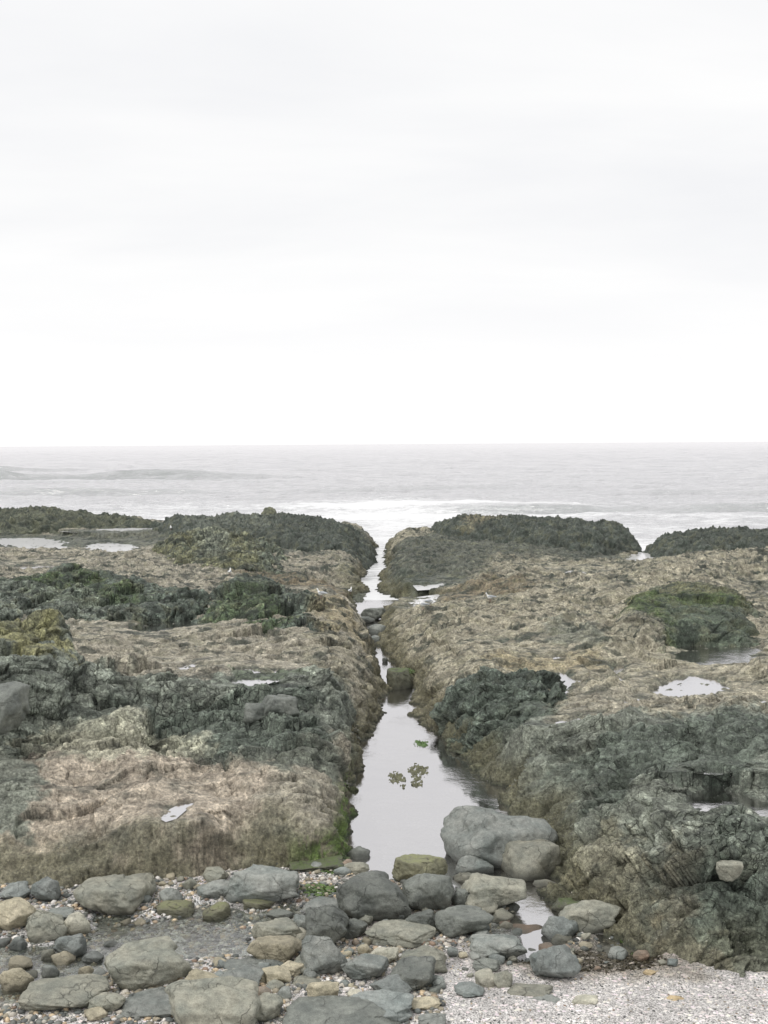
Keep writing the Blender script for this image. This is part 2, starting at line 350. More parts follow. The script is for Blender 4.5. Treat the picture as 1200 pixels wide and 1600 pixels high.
def displace(x, y, z0, amp, blocky, fuzz, seed=0, strata=.0):
    """real rock relief on a base surface z0(x, y); returns displaced points"""
    P = np.stack([x, y, z0], 1)
    W3 = np.stack([perlin(P * .8 + 3), perlin(P * .8 + 31), perlin(P * .8 + 67)], 1) * .30 + np.stack([perlin(P * 4.1), perlin(P * 4.1 + 50), perlin(P * 4.1 + 90)], 1) * .02
    a = math.radians(24); X = P + W3
    U = X[:, 0] * math.cos(a) + X[:, 1] * math.sin(a); W = -X[:, 0] * math.sin(a) + X[:, 1] * math.cos(a)
    # beds dip to one side: cells are long along the bedding, thin across it
    R3 = np.stack([U * .62, W * .95 + X[:, 2] * .5, X[:, 2] * 1.3 - W * .25], 1) + seed * 13.7
    far = sstep(26, 45, y)
    on = blocky > .2; n = len(x)
    v1 = np.zeros(n); e1 = np.full(n, 1.); v2 = np.zeros(n); e2 = np.full(n, 1.); v3 = np.zeros(n); e3 = np.full(n, 1.)
    v1[on], e1[on] = facets3(R3[on], 1.25, 11); v2[on], e2[on] = facets3(R3[on], .36, 31)
    v3[on], e3[on] = facets3(R3[on], .15, 51)
    ck = np.exp(-(e1 / .06) ** 2) * .10 + np.exp(-(e2 / .08) ** 2) * .045 + np.exp(-(e3 / .12) ** 2) * .014
    blk = (v1 * .36 + v2 * .14 + v3 * .05 - ck) * (1 - .5 * far)
    Q = P
    soft = fbm(Q * .55 + 70 + seed, 3) * .12 + fbm(Q * 2.4 + 7 + seed, 4, .55) * (.05 - .035 * np.clip(blocky, 0, 1))
    soft = soft + far * (fbm(Q * 1.1 + 5, 4, .6, ridge=True) * .11 + fbm(Q * .35 + 50, 2) * .12)
    fz = fbm(Q * 9 + 5, 3, .6, ridge=True) * .022 + np.abs(perlin(Q * 5.2)) * .06
    st = fbm(np.stack([U * .4, W * 2.0 + X[:, 2], z0 * .5], 1) + seed, 4, .55, ridge=True) * (.12 - .05 * np.clip(blocky, 0, 1))
    st = st + fbm(np.stack([U * .16, W * .7 + X[:, 2] * .5, z0 * .3], 1) + 8 + seed, 3, .55, ridge=True) * .17 * (1 - .8 * np.clip(blocky, 0, 1))
    d = soft + blocky * blk + fuzz * fz * (1 - .8 * np.clip(blocky, 0, 1)) + strata * st
    return P, d * amp, (e1, e2, v2)
def grid_mesh(name, f, d0, d1, a0, a1, nr, nc, mat=ROCK):
    """f(x, y) -> (points, colours, keep); rows spaced in proportion to distance from the shore path"""
    r = np.exp(np.linspace(math.log(d0), math.log(d1), nr)); a = np.linspace(a0, a1, nc)
    Y = np.repeat(r[:, None], nc, 1); X = Y * a[None]
    P, c, keep = f(X.ravel(), Y.ravel())
    idx = np.arange(nr * nc).reshape(nr, nc)
    Fc = np.stack([idx[:-1, :-1], idx[:-1, 1:], idx[1:, 1:], idx[1:, :-1]], -1).reshape(-1, 4)
    Fc = Fc[keep[Fc].any(1)]
    used = np.zeros(nr * nc, bool); used[Fc.ravel()] = True; mp = np.cumsum(used) - 1
    return mesh_obj(name, P[used], mp[Fc], mat, c[used])
def push(P, d, nr=None):
    """displace along the base normal, estimated from the height gradient stored by caller"""
    return P
def surface_normals(fn, x, y):
    e = .06; z = fn(x, y); gx = (fn(x + e, y) - z) / e; gy = (fn(x, y + e) - z) / e
    n = np.stack([-gx, -gy, np.ones_like(gx)], 1); n /= np.linalg.norm(n, axis=1)[:, None]
    return z, n

# ------------------------------------------------------------------ shelf outlines (water line, z = 0)
CH_L = [(522, 1352), (537, 1320), (545, 1270), (552, 1200), (562, 1160), (578, 1130), (590, 1110), (598, 1085), (600, 1060), (594, 1035), (584, 1005), (572, 985), (556, 968), (548, 948), (556, 936), (574, 925), (570, 905), (576, 885), (590, 866), (593, 853)]
SEA_L = [(580, 846), (560, 843), (500, 836), (420, 828), (330, 840), (250, 834), (130, 823), (0, 823), (-400, 824)]
LEFT = SEA_L[::-1] + CH_L[::-1] + [(455, 1356), (400, 1362), (300, 1378), (200, 1386), (100, 1392), (0, 1388), (-120, 1385), (-500, 1390)]
CH_R = [(872, 1350), (860, 1300), (806, 1255), (772, 1215), (738, 1180), (710, 1160), (680, 1130), (660, 1105), (650, 1080), (650, 1066), (622, 1045), (606, 1015), (601, 985), (602, 966), (616, 954), (650, 950), (690, 949), (650, 941), (600, 928), (592, 920), (592, 905), (600, 885), (597, 866), (602, 856)]
SEA_R = [(625, 850), (665, 850), (780, 850), (900, 856), (955, 866), (985, 874), (1020, 880), (1060, 876), (1120, 870), (1250, 868), (1600, 868)]
RIGHT = [(1700, 1500), (1300, 1500), (1210, 1506), (1150, 1524), (1085, 1530), (1050, 1508), (1005, 1496), (985, 1470), (955, 1440), (925, 1425), (890, 1410), (872, 1380)] + CH_R + SEA_R
LP = poly(LEFT); RP = poly(RIGHT)
def cps(l): return [(*unp(a, b, z), z, w) for a, b, z, w in l]
LH = cps([(100, 1340, .42, 1.2), (350, 1330, .5, 1.1), (100, 1295, .68, 1.2), (300, 1290, .74, 1.1), (430, 1290, .85, .9), (100, 1250, .84, 1.0), (300, 1245, .84, 1.0), (450, 1245, .95, .9), (-200, 1260, .9, 1), (450, 1190, 1.1, 1.0), (250, 1195, .98, 1),
          (60, 1185, 1.05, 1), (-20, 1185, 1.1, 1), (-20, 1110, 1.7, 1), (60, 1120, 1.6, 1), (200, 1125, 1.5, 1), (330, 1125, 1.42, 1), (450, 1120, 1.35, 1), (60, 1040, 2.35, 1), (-150, 1030, 2.6, 1), (200, 1062, 1.95, 1), (330, 1068, 1.8, 1), (450, 1065, 1.65, 1), (540, 1060, 1.2, 1.3), (500, 1120, 1.2, 1.1), (520, 1030, 1.3, 1.3),
          (330, 1030, 1.35, 1), (200, 1010, 1.4, 1), (480, 995, 1.45, 1.5), (100, 960, 1.4, 1), (300, 905, 1.0, 1), (500, 915, .55, 1.2), (540, 890, .8, 1), (100, 880, .8, 1), (180, 855, .7, 1), (220, 825, 1.1, 1), (30, 848, .7, 1), (0, 900, .9, 1), (400, 880, .9, 1),
          (300, 850, .9, 1), (450, 850, .9, 1), (0, 815, .9, 1.5)])
RH = cps([(700, 1085, .95, 2.4), (780, 1080, 1.25, 2.2), (800, 1150, .95, 2.8), (890, 1180, 1.25, 2.4), (880, 1250, 1.1, 2.4), (900, 1300, 1.35, 1.6), (1000, 1260, 1.55, 1.6), (1120, 1250, 1.25, 1.6), (1200, 1330, 1.5, 1.8), (1100, 1350, 1.35, 2.2), (1000, 1400, .95, 1.8), (1150, 1440, .8, 2.4),
          (1020, 1190, 1.6, 1), (1150, 1160, 1.7, 1), (900, 1120, 1.4, 1), (1060, 1075, 1.1, 1), (920, 1060, 1.05, 1), (860, 1060, 1.1, 1), (1130, 1025, 1.1, 1), (1000, 1000, 1.25, 1), (800, 990, 1.15, 1), (650, 985, .95, 1.6), (680, 1040, 1.0, 1.3), (850, 950, 1.1, 1), (700, 950, .55, 1), (1000, 940, 1.4, 1),
          (700, 880, .8, 1.1), (900, 900, .8, 1), (1100, 900, 1.35, 1), (1190, 925, .9, 1), (800, 860, .8, 1), (1000, 885, .45, 1), (640, 900, .6, 1), (1180, 880, 1.3, 1), (1300, 1000, 1.5, 1), (650, 865, .9, 1)])
# tide pools on the shelves: outline, level
POOLS = [([(260, 1274), (270, 1264), (286, 1256), (300, 1253), (288, 1264), (276, 1274), (266, 1277)], 1.10, 'small bright puddle in the beige rock flat'),
         ([(1020, 1082), (1050, 1060), (1085, 1055), (1120, 1062), (1140, 1076), (1110, 1088), (1060, 1090)], 1.10, 'round bright tide pool on the right shelf'),
         ([(930, 1072), (955, 1060), (962, 1040), (974, 1040), (972, 1066), (950, 1074)], 1.08, 'hooked narrow tide pool left of the round pool'),
         ([(860, 1105), (872, 1080), (845, 1060), (880, 1052), (905, 1062), (885, 1078), (875, 1100)], 1.08, 'winding tide pool behind the dark right rim'),
         ([(1065, 1258), (1095, 1238), (1130, 1234), (1160, 1243), (1210, 1252), (1240, 1275), (1190, 1272), (1140, 1260), (1090, 1266)], 1.20, 'long tide pool at the right edge of the shelf'),
         ([(1060, 1010), (1110, 1000), (1170, 1004), (1190, 1018), (1150, 1038), (1090, 1038), (1050, 1030)], 1.08, 'dark green pool below the mossy outcrop'),
         ([(885, 895), (895, 891), (915, 893), (921, 901), (900, 903)], .8, 'small white pool on the far right shelf'),
         ([(130, 862), (135, 851), (170, 848), (205, 851), (220, 855), (200, 865), (165, 864)], .55, 'bright tide pool on the far left shelf'),
         ([(140, 828), (200, 822), (260, 817), (288, 820), (250, 828), (190, 831)], .55, 'long thin bright pool below the far left crest'),
         ([(-60, 850), (0, 841), (60, 840), (100, 845), (110, 858), (60, 861), (0, 852)], .55, 'pale pool at the far left edge'),
         ([(985, 848), (1012, 850), (1040, 874), (1010, 878), (975, 872)], .02, None),
         ([(1170, 932), (1190, 915), (1240, 915), (1240, 940), (1190, 936)], .95, 'pale pool at the right edge among tan rock'),
         ([(640, 950), (650, 937), (678, 933), (680, 945), (660, 952)], .42, 'foamy pool beside the far channel bend'),
         ([(700, 943), (722, 938), (738, 946), (720, 949)], .5, 'small foamy pool by the lone gull'),
         ([(655, 915), (690, 911), (690, 918), (660, 920)], .6, 'thin bright pool by the green ledge'),
         ([(780, 1003), (800, 999), (820, 1004), (800, 1008)], 1.05, 'thin puddle on the tan right shelf'),
         ([(330, 1068), (380, 1062), (440, 1062), (430, 1069), (360, 1072)], 1.42, 'thin puddle behind the grey block'),
         ([(975, 1096), (1003, 1090), (1000, 1100), (980, 1102)], 1.12, 'tiny puddle in front of the round pool'),
         ([(1050, 1130), (1068, 1126), (1070, 1132), (1055, 1134)], 1.5, 'tiny puddle on the grey ridge'),
         ([(976, 872), (1000, 862), (1028, 872), (1048, 881), (1010, 886), (984, 881)], .5, 'surf-filled gap between the two far right mussel rocks'),
         ([(560, 940), (548, 934), (552, 927), (566, 925), (572, 930)], .1, None),
         ([(1090, 1205), (1120, 1200), (1150, 1203), (1120, 1208)], 1.6, 'sliver of water in the right-hand grey ledges'),
         ([(870, 1128), (905, 1122), (925, 1126), (890, 1132)], 1.2, 'small bright puddle behind the right bank'),
         ([(1150, 1100), (1200, 1094), (1240, 1098), (1190, 1106)], 1.2, 'narrow pool at the right edge behind the grey ridge'),
         ([(840, 1028), (870, 1024), (885, 1028), (860, 1032)], 1.1, 'thin puddle on the tan shelf before the winding pool'),
         ([(350, 1048), (385, 1044), (400, 1049), (370, 1053)], 1.3, 'small puddle on the flat behind the left ridge'),
         ([(425, 1052), (436, 1046), (444, 1056), (436, 1062)], 1.3, 'short puddle above the angular ridge blocks'),
         ([(270, 1042), (300, 1038), (315, 1042), (290, 1046)], 1.3, 'tiny puddle on the flat left of the other two'),
         ([(0, 888), (40, 882), (90, 884), (50, 892)], .8, 'shallow pool behind the dark green ridge'),
         ([(425, 928), (480, 922), (500, 926), (460, 934)], .7, 'thin pool beside the gull on brown weed'),
         ([(180, 982), (300, 960), (320, 975), (240, 990)], 1.3, 'dark narrow pool behind the lichen knob')]
def shelf_fn(PP, HP, pw=2.6):
    def fn(x, y):
        s = sdf(x, y, PP, 3.0) - .12 - .28 * sstep(26, 36, y) - .3 * sstep(48, 60, y) * sstep(8, 4, np.abs(x)); q = idw(x, y, HP)
        t = np.clip(s / q[:, 1], 0, 1)
        z = q[:, 0] * (1 - (1 - t) ** pw)
        z = np.where(s < 0, s * 1.1, z)
        return np.maximum(z, -1.2)
    return fn
fnL = shelf_fn(LP, LH); fnR = shelf_fn(RP, RH, 1.8)
PW = []
for p, z, l in POOLS:
    if l is not None:
        for it in range(4):
            c_ = poly(p, z); q = np.array([c_.mean(0)]); f_ = fnL if np.mean([a for a, b in p]) < 600 else fnR
            e_ = .6; z = float(np.mean([f_(q[:, 0] + dx, q[:, 1] + dy)[0] for dx, dy in ((0, 0), (e_, 0), (-e_, 0), (0, -e_))])) - .02
    PW.append((poly(p, z), z, l))
def pool_mask(x, y):
    m = np.zeros(len(x)); lv = np.zeros(len(x)); rim = np.zeros(len(x)); Pq = np.stack([x, y, 0 * x], 1); wob = perlin(Pq * 1.7) * .9 + perlin(Pq * 5) * .5 + perlin(Pq * 13) * .2
    for P, z, l in PW:
        nm_ = P[:, 1].mean() * .012; s = sdf(x, y, P, 6 * nm_) / nm_; s = s + wob; k = sstep(-1.0, .4, s); r = sstep(-4.5, -1.2, s)
        lv = np.where(r > rim, z, lv); m = np.maximum(m, k); rim = np.maximum(rim, r)
    return m, lv, rim
def shelf(name, PP, HP, base, zones, blockz, fuzzz, aspan, nr, nc, seed, label, strata):
    fn = shelf_fn(PP, HP, 2.6 if seed == 0 else 1.8)
    def f(x, y):
        # wander the outline so edges are ragged
        Pn = np.stack([x, y, 0 * x], 1); k = .6
        wx = perlin(Pn * 1.1) * .16 * k + perlin(Pn * 3.7) * .05; wy = perlin(Pn * 1.1 + 40) * .16 * k
        z, n = surface_normals(fn, x + wx, y + wy)
        bl = np.full(len(x), .42 if seed else .32); fz = np.full(len(x), .3); st = np.full(len(x), strata)
        nn = perlin(Pn * .8) * .8
        for pl, zz, b in blockz: bl = bl + (b - bl) * sstep(-.45, .45, sdf(x, y, poly(pl, zz), 3) + nn * .5)
        for pl, zz, b in fuzzz: fz = fz + (b - fz) * sstep(-.45, .45, sdf(x, y, poly(pl, zz), 3) + nn * .5)
        pm, lv, rim = pool_mask(x, y)
        wallm = sstep(1.3, .2, sdf(x, y, PP, 3.0)); bl = bl * (1 - .5 * wallm); fz = np.maximum(fz, wallm * 1.6)
        P, d, (e1, e2, v2) = displace(x, y, z, 1.0, bl, fz, seed, st)
        d = d * (1 - .93 * pm)
        P = P + n * d[:, None]
        rim = rim * sstep(.02, .3, z)
        P[:, 2] = P[:, 2] + rim * .92 * (lv + .03 + np.abs(d) * .22 - P[:, 2])
        P[:, 2] = P[:, 2] * (1 - pm) + pm * (lv - .06 + d * .2 + perlin(Pn * 3) * .075 + perlin(Pn * 11) * .04)
        s = sdf(x, y, PP, 3.0)
        c, n1, n2 = colourise(P, base, zones)
        # tide zones on the channel walls: mussel brown, then olive, then green weed by the water
        zz = P[:, 2] + n1 * .16
        ws = sstep(1.5, .5, s + n2 * .25) * np.maximum(np.maximum(sstep(-2.8, -1.8, x), sstep(18.8, 20.2, y)) * (x < 1), np.maximum(sstep(4.2, 3.2, x), sstep(20, 21.5, y)) * (x >= 1))
        ws = np.maximum(ws, .45 * sstep(1.5, .5, s))
        c = c + (C['olive'] * .5 + C['brown'] * .25 - c) * (ws * sstep(.85, .3, zz) * .75)[:, None]
        near = sstep(24, 20.5, y) * (x < 0)
        gm = ws * sstep(.8, .3, zz) * near * sstep(-1.95, -1.1, x) * sstep(-.25, .1, n2 + n1 * .4)
        c = c + (C['bgreen'] * .9 - c) * gm[:, None]
        c = c + (C['dark'] * .75 - c) * (sstep(.12, -.02, P[:, 2]) * (1 - pm))[:, None] * .8
        c = c + (C['dgrey'] * .8 - c) * (pm * .7)[:, None]
        # blocks differ a little in colour, crevice shade is painted dark along the cracks
        c = c * (1 + .28 * v2 * np.clip(bl, 0, 1))[:, None]
        c = c + (C['dark'] - c) * (np.exp(-(e2 / .07) ** 2) * .45 * np.clip(bl, 0, 1))[:, None]
        return P, np.concatenate([np.clip(c, 0, 1), np.clip(bl, 0, 1)[:, None]], 1), s > -.9
    o = grid_mesh(name, f, 13.0, 93.0, aspan[0], aspan[1], nr, nc)
    o['kind'] = 'structure'; return o, fn
ZL = [([(-400, 1322), (120, 1322), (330, 1310), (440, 1300), (480, 1380), (-400, 1400)], .45, 'olive', .4, .5),
      ([(-400, 1200), (60, 1200), (330, 1200), (430, 1230), (350, 1290), (100, 1290), (-400, 1300)], .85, 'pink', .85, .4),
      ([(-400, 900, 2.4), (120, 1010, 2.3), (200, 1045, 2.0), (330, 1060, 1.7), (430, 1040, 1.6), (545, 1050, 1.2), (575, 1110, 1), (530, 1160, 1), (460, 1190, 1), (420, 1195, 1), (330, 1192, 1), (150, 1180, 1), (60, 1185, 1), (-400, 1195, 1.1)], 1.6, 'grey', .95, .25),
      ([(-400, 1140), (30, 1145), (55, 1190), (40, 1235), (-400, 1240)], 1.4, 'grey', .9, .25),
      ([(200, 1110), (480, 1080), (540, 1150), (440, 1170), (250, 1150)], 1.5, 'dgrey', .8, .4),
      ([(40, 1172), (150, 1155), (290, 1150), (330, 1180), (230, 1198), (90, 1190)], 1.1, 'lime', .8, .3),
      ([(200, 1015), (420, 1005), (450, 1040), (330, 1055), (230, 1045)], 1.4, 'beige', .7, .4),
      ([(330, 1040), (450, 1035), (470, 1060), (380, 1075)], 1.6, 'green', .5, .3),
      ([(470, 1000), (560, 1005), (590, 1040), (580, 1075), (500, 1030)], 1.3, 'tan', .8, .4),
      ([(500, 930), (560, 965), (590, 1010), (520, 1000), (470, 960)], 1.2, 'ochre', .7, .5),
      ([(-400, 865), (240, 870), (480, 890), (520, 905), (400, 915), (200, 900), (-400, 930)], 1.0, 'beige', .8, 1.2),
      ([(350, 905), (550, 905), (560, 940), (480, 945)], .7, 'brown', .75, 1.0),
      ([(530, 885), (580, 880), (575, 925), (540, 925)], .7, 'olive', .6, .8),
      ([(-400, 835), (590, 835), (590, 862), (480, 880), (250, 850), (-400, 862)], .8, 'mussel', .8, 1.5)]
BL = [([(-400, 900, 2.4), (120, 1010, 2.3), (200, 1045, 2.0), (330, 1065, 1.7), (430, 1045, 1.6), (560, 1045, 1.2), (575, 1110, 1), (530, 1165, 1), (450, 1185, 1), (330, 1185, 1), (150, 1170, 1), (60, 1180, 1), (-400, 1190, 1.1)], 1.6, 1.0),
      ([(420, 940), (600, 940), (600, 1050), (440, 1030)], 1.3, .45)]
FL = [([(-400, 1210), (300, 1215), (500, 1200), (540, 1380), (-400, 1390)], 1, .5), ([(-400, 820), (600, 820), (600, 930), (-400, 930)], .9, 2.2)]
ZR = [([(650, 1080), (700, 1065), (850, 1075), (870, 1130), (1000, 1130), (1700, 1140), (1700, 1560), (850, 1560), (850, 1350), (780, 1240), (700, 1150)], 1.2, 'grey', .9, .35),
      ([(660, 1080), (720, 1060), (850, 1060), (860, 1100), (700, 1110)], 1.4, 'dgrey', .85, .3),
      ([(650, 1110), (690, 1110), (800, 1230), (830, 1290), (770, 1250), (680, 1160)], .9, 'olive', .55, .3),
      ([(880, 1140), (1100, 1110), (1250, 1130), (1250, 1200), (1050, 1190), (950, 1230)], 1.6, 'dgrey', .8, .5),
      ([(870, 1290), (960, 1285), (1000, 1330), (1000, 1400), (930, 1420), (880, 1380)], .9, 'ochre', .35, .3),
      ([(1040, 1380), (1120, 1400), (1190, 1400), (1180, 1470), (1060, 1490)], .6, 'brown', .4, .3),
      ([(1110, 1390), (1200, 1390), (1200, 1440), (1120, 1430)], .8, 'dgrey', .8, .2),
      ([(1090, 1300), (1250, 1270), (1250, 1350), (1100, 1350)], 1.3, 'dgrey', .7, .4),
      ([(880, 1085), (1000, 1080), (1150, 1090), (1210, 1080), (1210, 1120), (1000, 1125), (890, 1115)], 1.2, 'beige', .6, .4),
      ([(600, 900), (660, 905), (690, 925), (620, 930), (595, 925)], .6, 'green', .75, .7),
      ([(595, 862), (680, 840), (900, 850), (1000, 868), (960, 885), (800, 880), (760, 900), (700, 922), (620, 910), (592, 900)], .8, 'mussel', .85, 1.2),
      ([(760, 885), (850, 875), (960, 885), (900, 900), (780, 905)], .8, 'tan', .5, 1.0),
      ([(640, 925), (780, 920), (850, 935), (760, 955), (700, 950)], .6, 'brown', .65, .9),
      ([(850, 925), (950, 920), (1000, 970), (1040, 1010), (960, 1010), (880, 970)], 1.2, 'tan', .9, .6),
      ([(780, 1030), (930, 1020), (950, 1050), (850, 1060), (760, 1050)], 1.1, 'ochre', .7, .4),
      ([(860, 985), (950, 1000), (940, 1020), (850, 1010)], 1.1, 'grey', .6, .4)]
BR = [([(650, 1075), (700, 1060), (880, 1070), (880, 1125), (1700, 1130), (1700, 1600), (850, 1600), (800, 1260), (700, 1150)], 1.2, .62),
      ([(880, 1260), (1700, 1260), (1700, 1600), (850, 1600)], 1.2, .9)]
FR = [([(590, 830), (1700, 830), (1700, 930), (590, 930)], .8, 2.0), ([(640, 1080), (740, 1080), (860, 1260), (860, 1330), (740, 1240)], .8, 1.6)]
Q = 1.0
shl, fnL = shelf('rock_shelf', LP, LH, 'beige', ZL, BL, FL, (-.46, .012), int(1350 * Q), int(620 * Q), 0, '', .5)
shr, fnR = shelf('rock_shelf', RP, RH, 'tan', ZR, BR, FR, (-.012, .46), int(1350 * Q), int(620 * Q), 3, '', .9)
shl['label'] = 'broad beige and grey rock shelf left of the water channel'
shr['label'] = 'broad tan and dark grey rock shelf right of the water channel'

# ------------------------------------------------------------------ outcrops: bedrock humps that stand up from the shelves
def outcrop(name, foot, zb, tops, w, base, zones, bl, fz, label, n=(220, 420), seed=9, power=2.4, strata=.3, cat='rock outcrop', group=None):
    PP = poly(foot, zb); tp = [(*unp(a, b, z), z, 1) for a, b, z in tops]
    def fn(x, y):
        s = sdf(x, y, PP, 3.0); q = idw(x, y, tp)[:, 0]; t = np.clip(s / w, 0, 1)
        return np.where(s < 0, zb - .25 + s * 2.0, zb - .25 + (q - zb + .25) * (1 - (1 - t) ** power))
    y0, y1 = PP[:, 1].min() - .6, PP[:, 1].max() + .8; a = PP[:, 0] / PP[:, 1]
    def f(x, y):
        Pn = np.stack([x, y, 0 * x], 1); k = np.clip(y / 40, .5, 2)
        z, nrm = surface_normals(fn, x + perlin(Pn * 1.3) * .2 * k + perlin(Pn * 4) * .05, y + perlin(Pn * 1.3 + 40) * .2 * k)
        P, d, (e1, e2, v2) = displace(x, y, z, .85, np.full(len(x), bl), np.full(len(x), fz), seed, strata)
        lump = fbm(Pn * np.array([.9, 1.4, 1]) + seed, 4, .55, ridge=True) * .34 + perlin(Pn * .4 + seed) * .3 - .1
        d = d + lump * sstep(45, 70, y) * sstep(-.2, 1.5, sdf(x, y, PP, 3.0))
        P = P + nrm * d[:, None]
        c, n1, n2 = colourise(P, base, zones)
        c = c * (1 + .28 * v2 * min(bl, 1))[:, None]
        c = c + (C['dark'] - c) * (np.exp(-(e2 / .07) ** 2) * .4 * min(bl, 1))[:, None]  # crevice shade painted into the vertex colour along cracks
        return P, np.concatenate([np.clip(c, 0, 1), np.full((len(x), 1), min(bl, 1))], 1), sdf(x, y, PP, 3.0) > -.5
    o = grid_mesh(name, f, y0, y1, a.min() - .01, a.max() + .01, n[0], n[1])
    return tag(o, label, cat, group)
outcrop('rock_outcrop', [(-350, 830), (0, 826), (120, 824), (200, 831), (345, 838), (345, 843), (200, 838), (120, 841), (0, 843), (-350, 846)], .5, [(-200, 795, 1.9), (30, 793, 1.8), (100, 789, 2.0), (140, 799, 1.5), (220, 805, 1.2), (280, 809, 1.25), (340, 810, 1.2)], 3.0, 'mussel',
        [([(-100, 815), (120, 812), (260, 818), (200, 840), (-100, 850)], 1, 'olive', .35, 1.5)], .35, 2.6, 'low dark mussel-crusted crest at the far left edge by the sea', seed=2)
outcrop('rock_outcrop', [(230, 842), (330, 838), (420, 832), (520, 842), (572, 850), (574, 862), (550, 878), (470, 882), (400, 872), (300, 862)], .6, [(250, 812, 1.15), (300, 810, 1.3), (345, 806, 1.5), (400, 803, 1.6), (460, 803, 1.8), (520, 818, 1.6), (560, 830, 1.2)], 2.0, 'mussel',
        [([(290, 820), (420, 815), (430, 850), (300, 850)], 1, 'grey', .5, 1.0)], .3, 2.8, 'dark mussel-covered hump left of the channel mouth', seed=4)
outcrop('rock_outcrop', [(407, 812), (420, 806), (434, 811), (430, 818), (412, 819)], 1.5, [(418, 793, 2.3)], 1.0, 'olive', [], .3, 1.2, 'small pointed knob of rock on the far left crest', n=(60, 80), seed=5)
outcrop('rock_outcrop', [(662, 850), (700, 842), (800, 842), (920, 848), (985, 858), (1000, 864), (960, 874), (900, 880), (830, 876), (760, 868), (690, 862)], .35, [(680, 820, 1.0), (705, 806, 1.6), (760, 803, 1.75), (850, 803, 1.7), (930, 808, 1.6), (975, 822, 1.1)], 2.2, 'mussel',
        [([(720, 812), (780, 808), (790, 820), (730, 822)], 1.9, 'ochre', .5, 1.0)], .25, 2.8, 'long flat-topped dark mussel rock standing above the surf', seed=6, power=3)
outcrop('rock_outcrop', [(1010, 868), (1060, 858), (1150, 858), (1450, 856), (1450, 880), (1200, 884), (1090, 884), (1030, 880)], .3, [(1030, 832, 1.0), (1050, 828, 1.2), (1100, 834, 1.0), (1145, 830, 1.2), (1200, 836, 1.0), (1400, 832, 1.1)], 2.0, 'mussel',
        [], .25, 2.8, 'dark mussel rock at the right edge by the surf', seed=7, power=3)
outcrop('rock_outcrop', [(232, 868), (280, 858), (350, 856), (430, 862), (455, 880), (440, 900), (350, 905), (270, 892)], .9, [(260, 838, 1.25), (310, 826, 1.75), (360, 832, 1.65), (400, 850, 1.5), (430, 868, 1.3)], 1.6, 'olive',
        [([(300, 840), (370, 838), (360, 862), (310, 866)], 1.7, 'grey', .7, .7), ([(230, 840), (300, 840), (300, 880), (230, 880)], 1.2, 'olive', .5, .6), ([(400, 850), (450, 860), (450, 892), (410, 890)], 1.4, 'dgrey', .8, .6)], 1.1, 1.0, 'jagged tan and grey outcrop on the far left shelf', seed=8)
outcrop('rock_outcrop', [(-150, 960), (0, 940), (60, 925), (120, 918), (200, 925), (330, 942), (340, 975), (200, 985), (100, 985), (-150, 1010)], 1.2, [(-50, 905, 1.75), (60, 890, 2.05), (115, 881, 2.25), (160, 893, 2.0), (240, 905, 1.8), (310, 922, 1.5)], 1.6, 'dgrey',
        [([(30, 900), (120, 885), (190, 900), (240, 915), (150, 930), (40, 925)], 2.2, 'green', .85, .7), ([(-60, 935), (110, 935), (200, 960), (100, 985), (-60, 985)], 1.6, 'grey', .6, .5)], 1.15, 1.1, 'jagged dark ridge with green weed on the left shelf', seed=12, n=(330, 520))
outcrop('rock_outcrop', [(300, 985), (310, 950), (380, 935), (450, 945), (510, 965), (555, 1000), (540, 1012), (430, 1015), (340, 1008)], 1.15, [(340, 925, 1.9), (390, 912, 2.15), (430, 925, 2.0), (480, 945, 1.8), (530, 975, 1.5)], 1.7, 'dgrey',
        [([(320, 920), (390, 908), (470, 935), (440, 960), (350, 955)], 2.3, 'green', .7, .5), ([(480, 940), (560, 960), (560, 1010), (490, 1000)], 1.6, 'ochre', .65, .4)], 1.0, 1.0, 'rounded dark green mound left of the narrow channel', seed=14, n=(330, 420))
outcrop('rock_outcrop', [(-120, 1050), (0, 1030), (70, 1020), (120, 1022), (140, 1045), (100, 1085), (0, 1100), (-120, 1100)], 2.0, [(-60, 975, 2.95), (20, 965, 3.05), (60, 955, 3.1), (105, 975, 2.8), (100, 1010, 2.45)], .9, 'grey',
        [([(-40, 960), (100, 950), (115, 1000), (60, 1015), (-40, 1005)], 2.8, 'yellow', .8, .3)], .6, .7, 'knob with yellow lichen on top at the left edge', seed=16, n=(260, 300))
outcrop('rock_outcrop', [(935, 1000), (960, 960), (1040, 950), (1120, 950), (1200, 975), (1185, 1010), (1120, 1015), (1070, 1012), (1040, 1030), (980, 1020)], 1.05, [(965, 935, 1.75), (1030, 928, 1.95), (1100, 928, 1.95), (1160, 950, 1.75), (1000, 980, 1.75)], 1.3, 'olive',
        [([(960, 925), (1150, 925), (1175, 955), (1060, 962), (980, 955)], 2.1, 'green', .85, .5), ([(930, 960), (1040, 985), (1050, 1020), (940, 1010)], 1.5, 'beige', .8, .4), ([(1040, 970), (1200, 960), (1180, 1010), (1050, 1010)], 1.5, 'dgrey', .75, .4)], .45, 1.5, 'mossy green topped outcrop above the dark pool', seed=18, n=(330, 420))
outcrop('rock_outcrop', [(715, 1080), (750, 1070), (810, 1068), (865, 1080), (885, 1100), (840, 1112), (780, 1115), (735, 1100)], 1.0, [(740, 1062, 1.3), (780, 1052, 1.5), (830, 1055, 1.45), (855, 1080, 1.35)], 1.0, 'dgrey',
        [([(650, 1090), (700, 1080), (740, 1120), (690, 1130)], 1.2, 'olive', .5, .3)], .8, 1.3, 'dark ribbed hump at the rim right of the channel', seed=20, n=(260, 420), strata=.9)

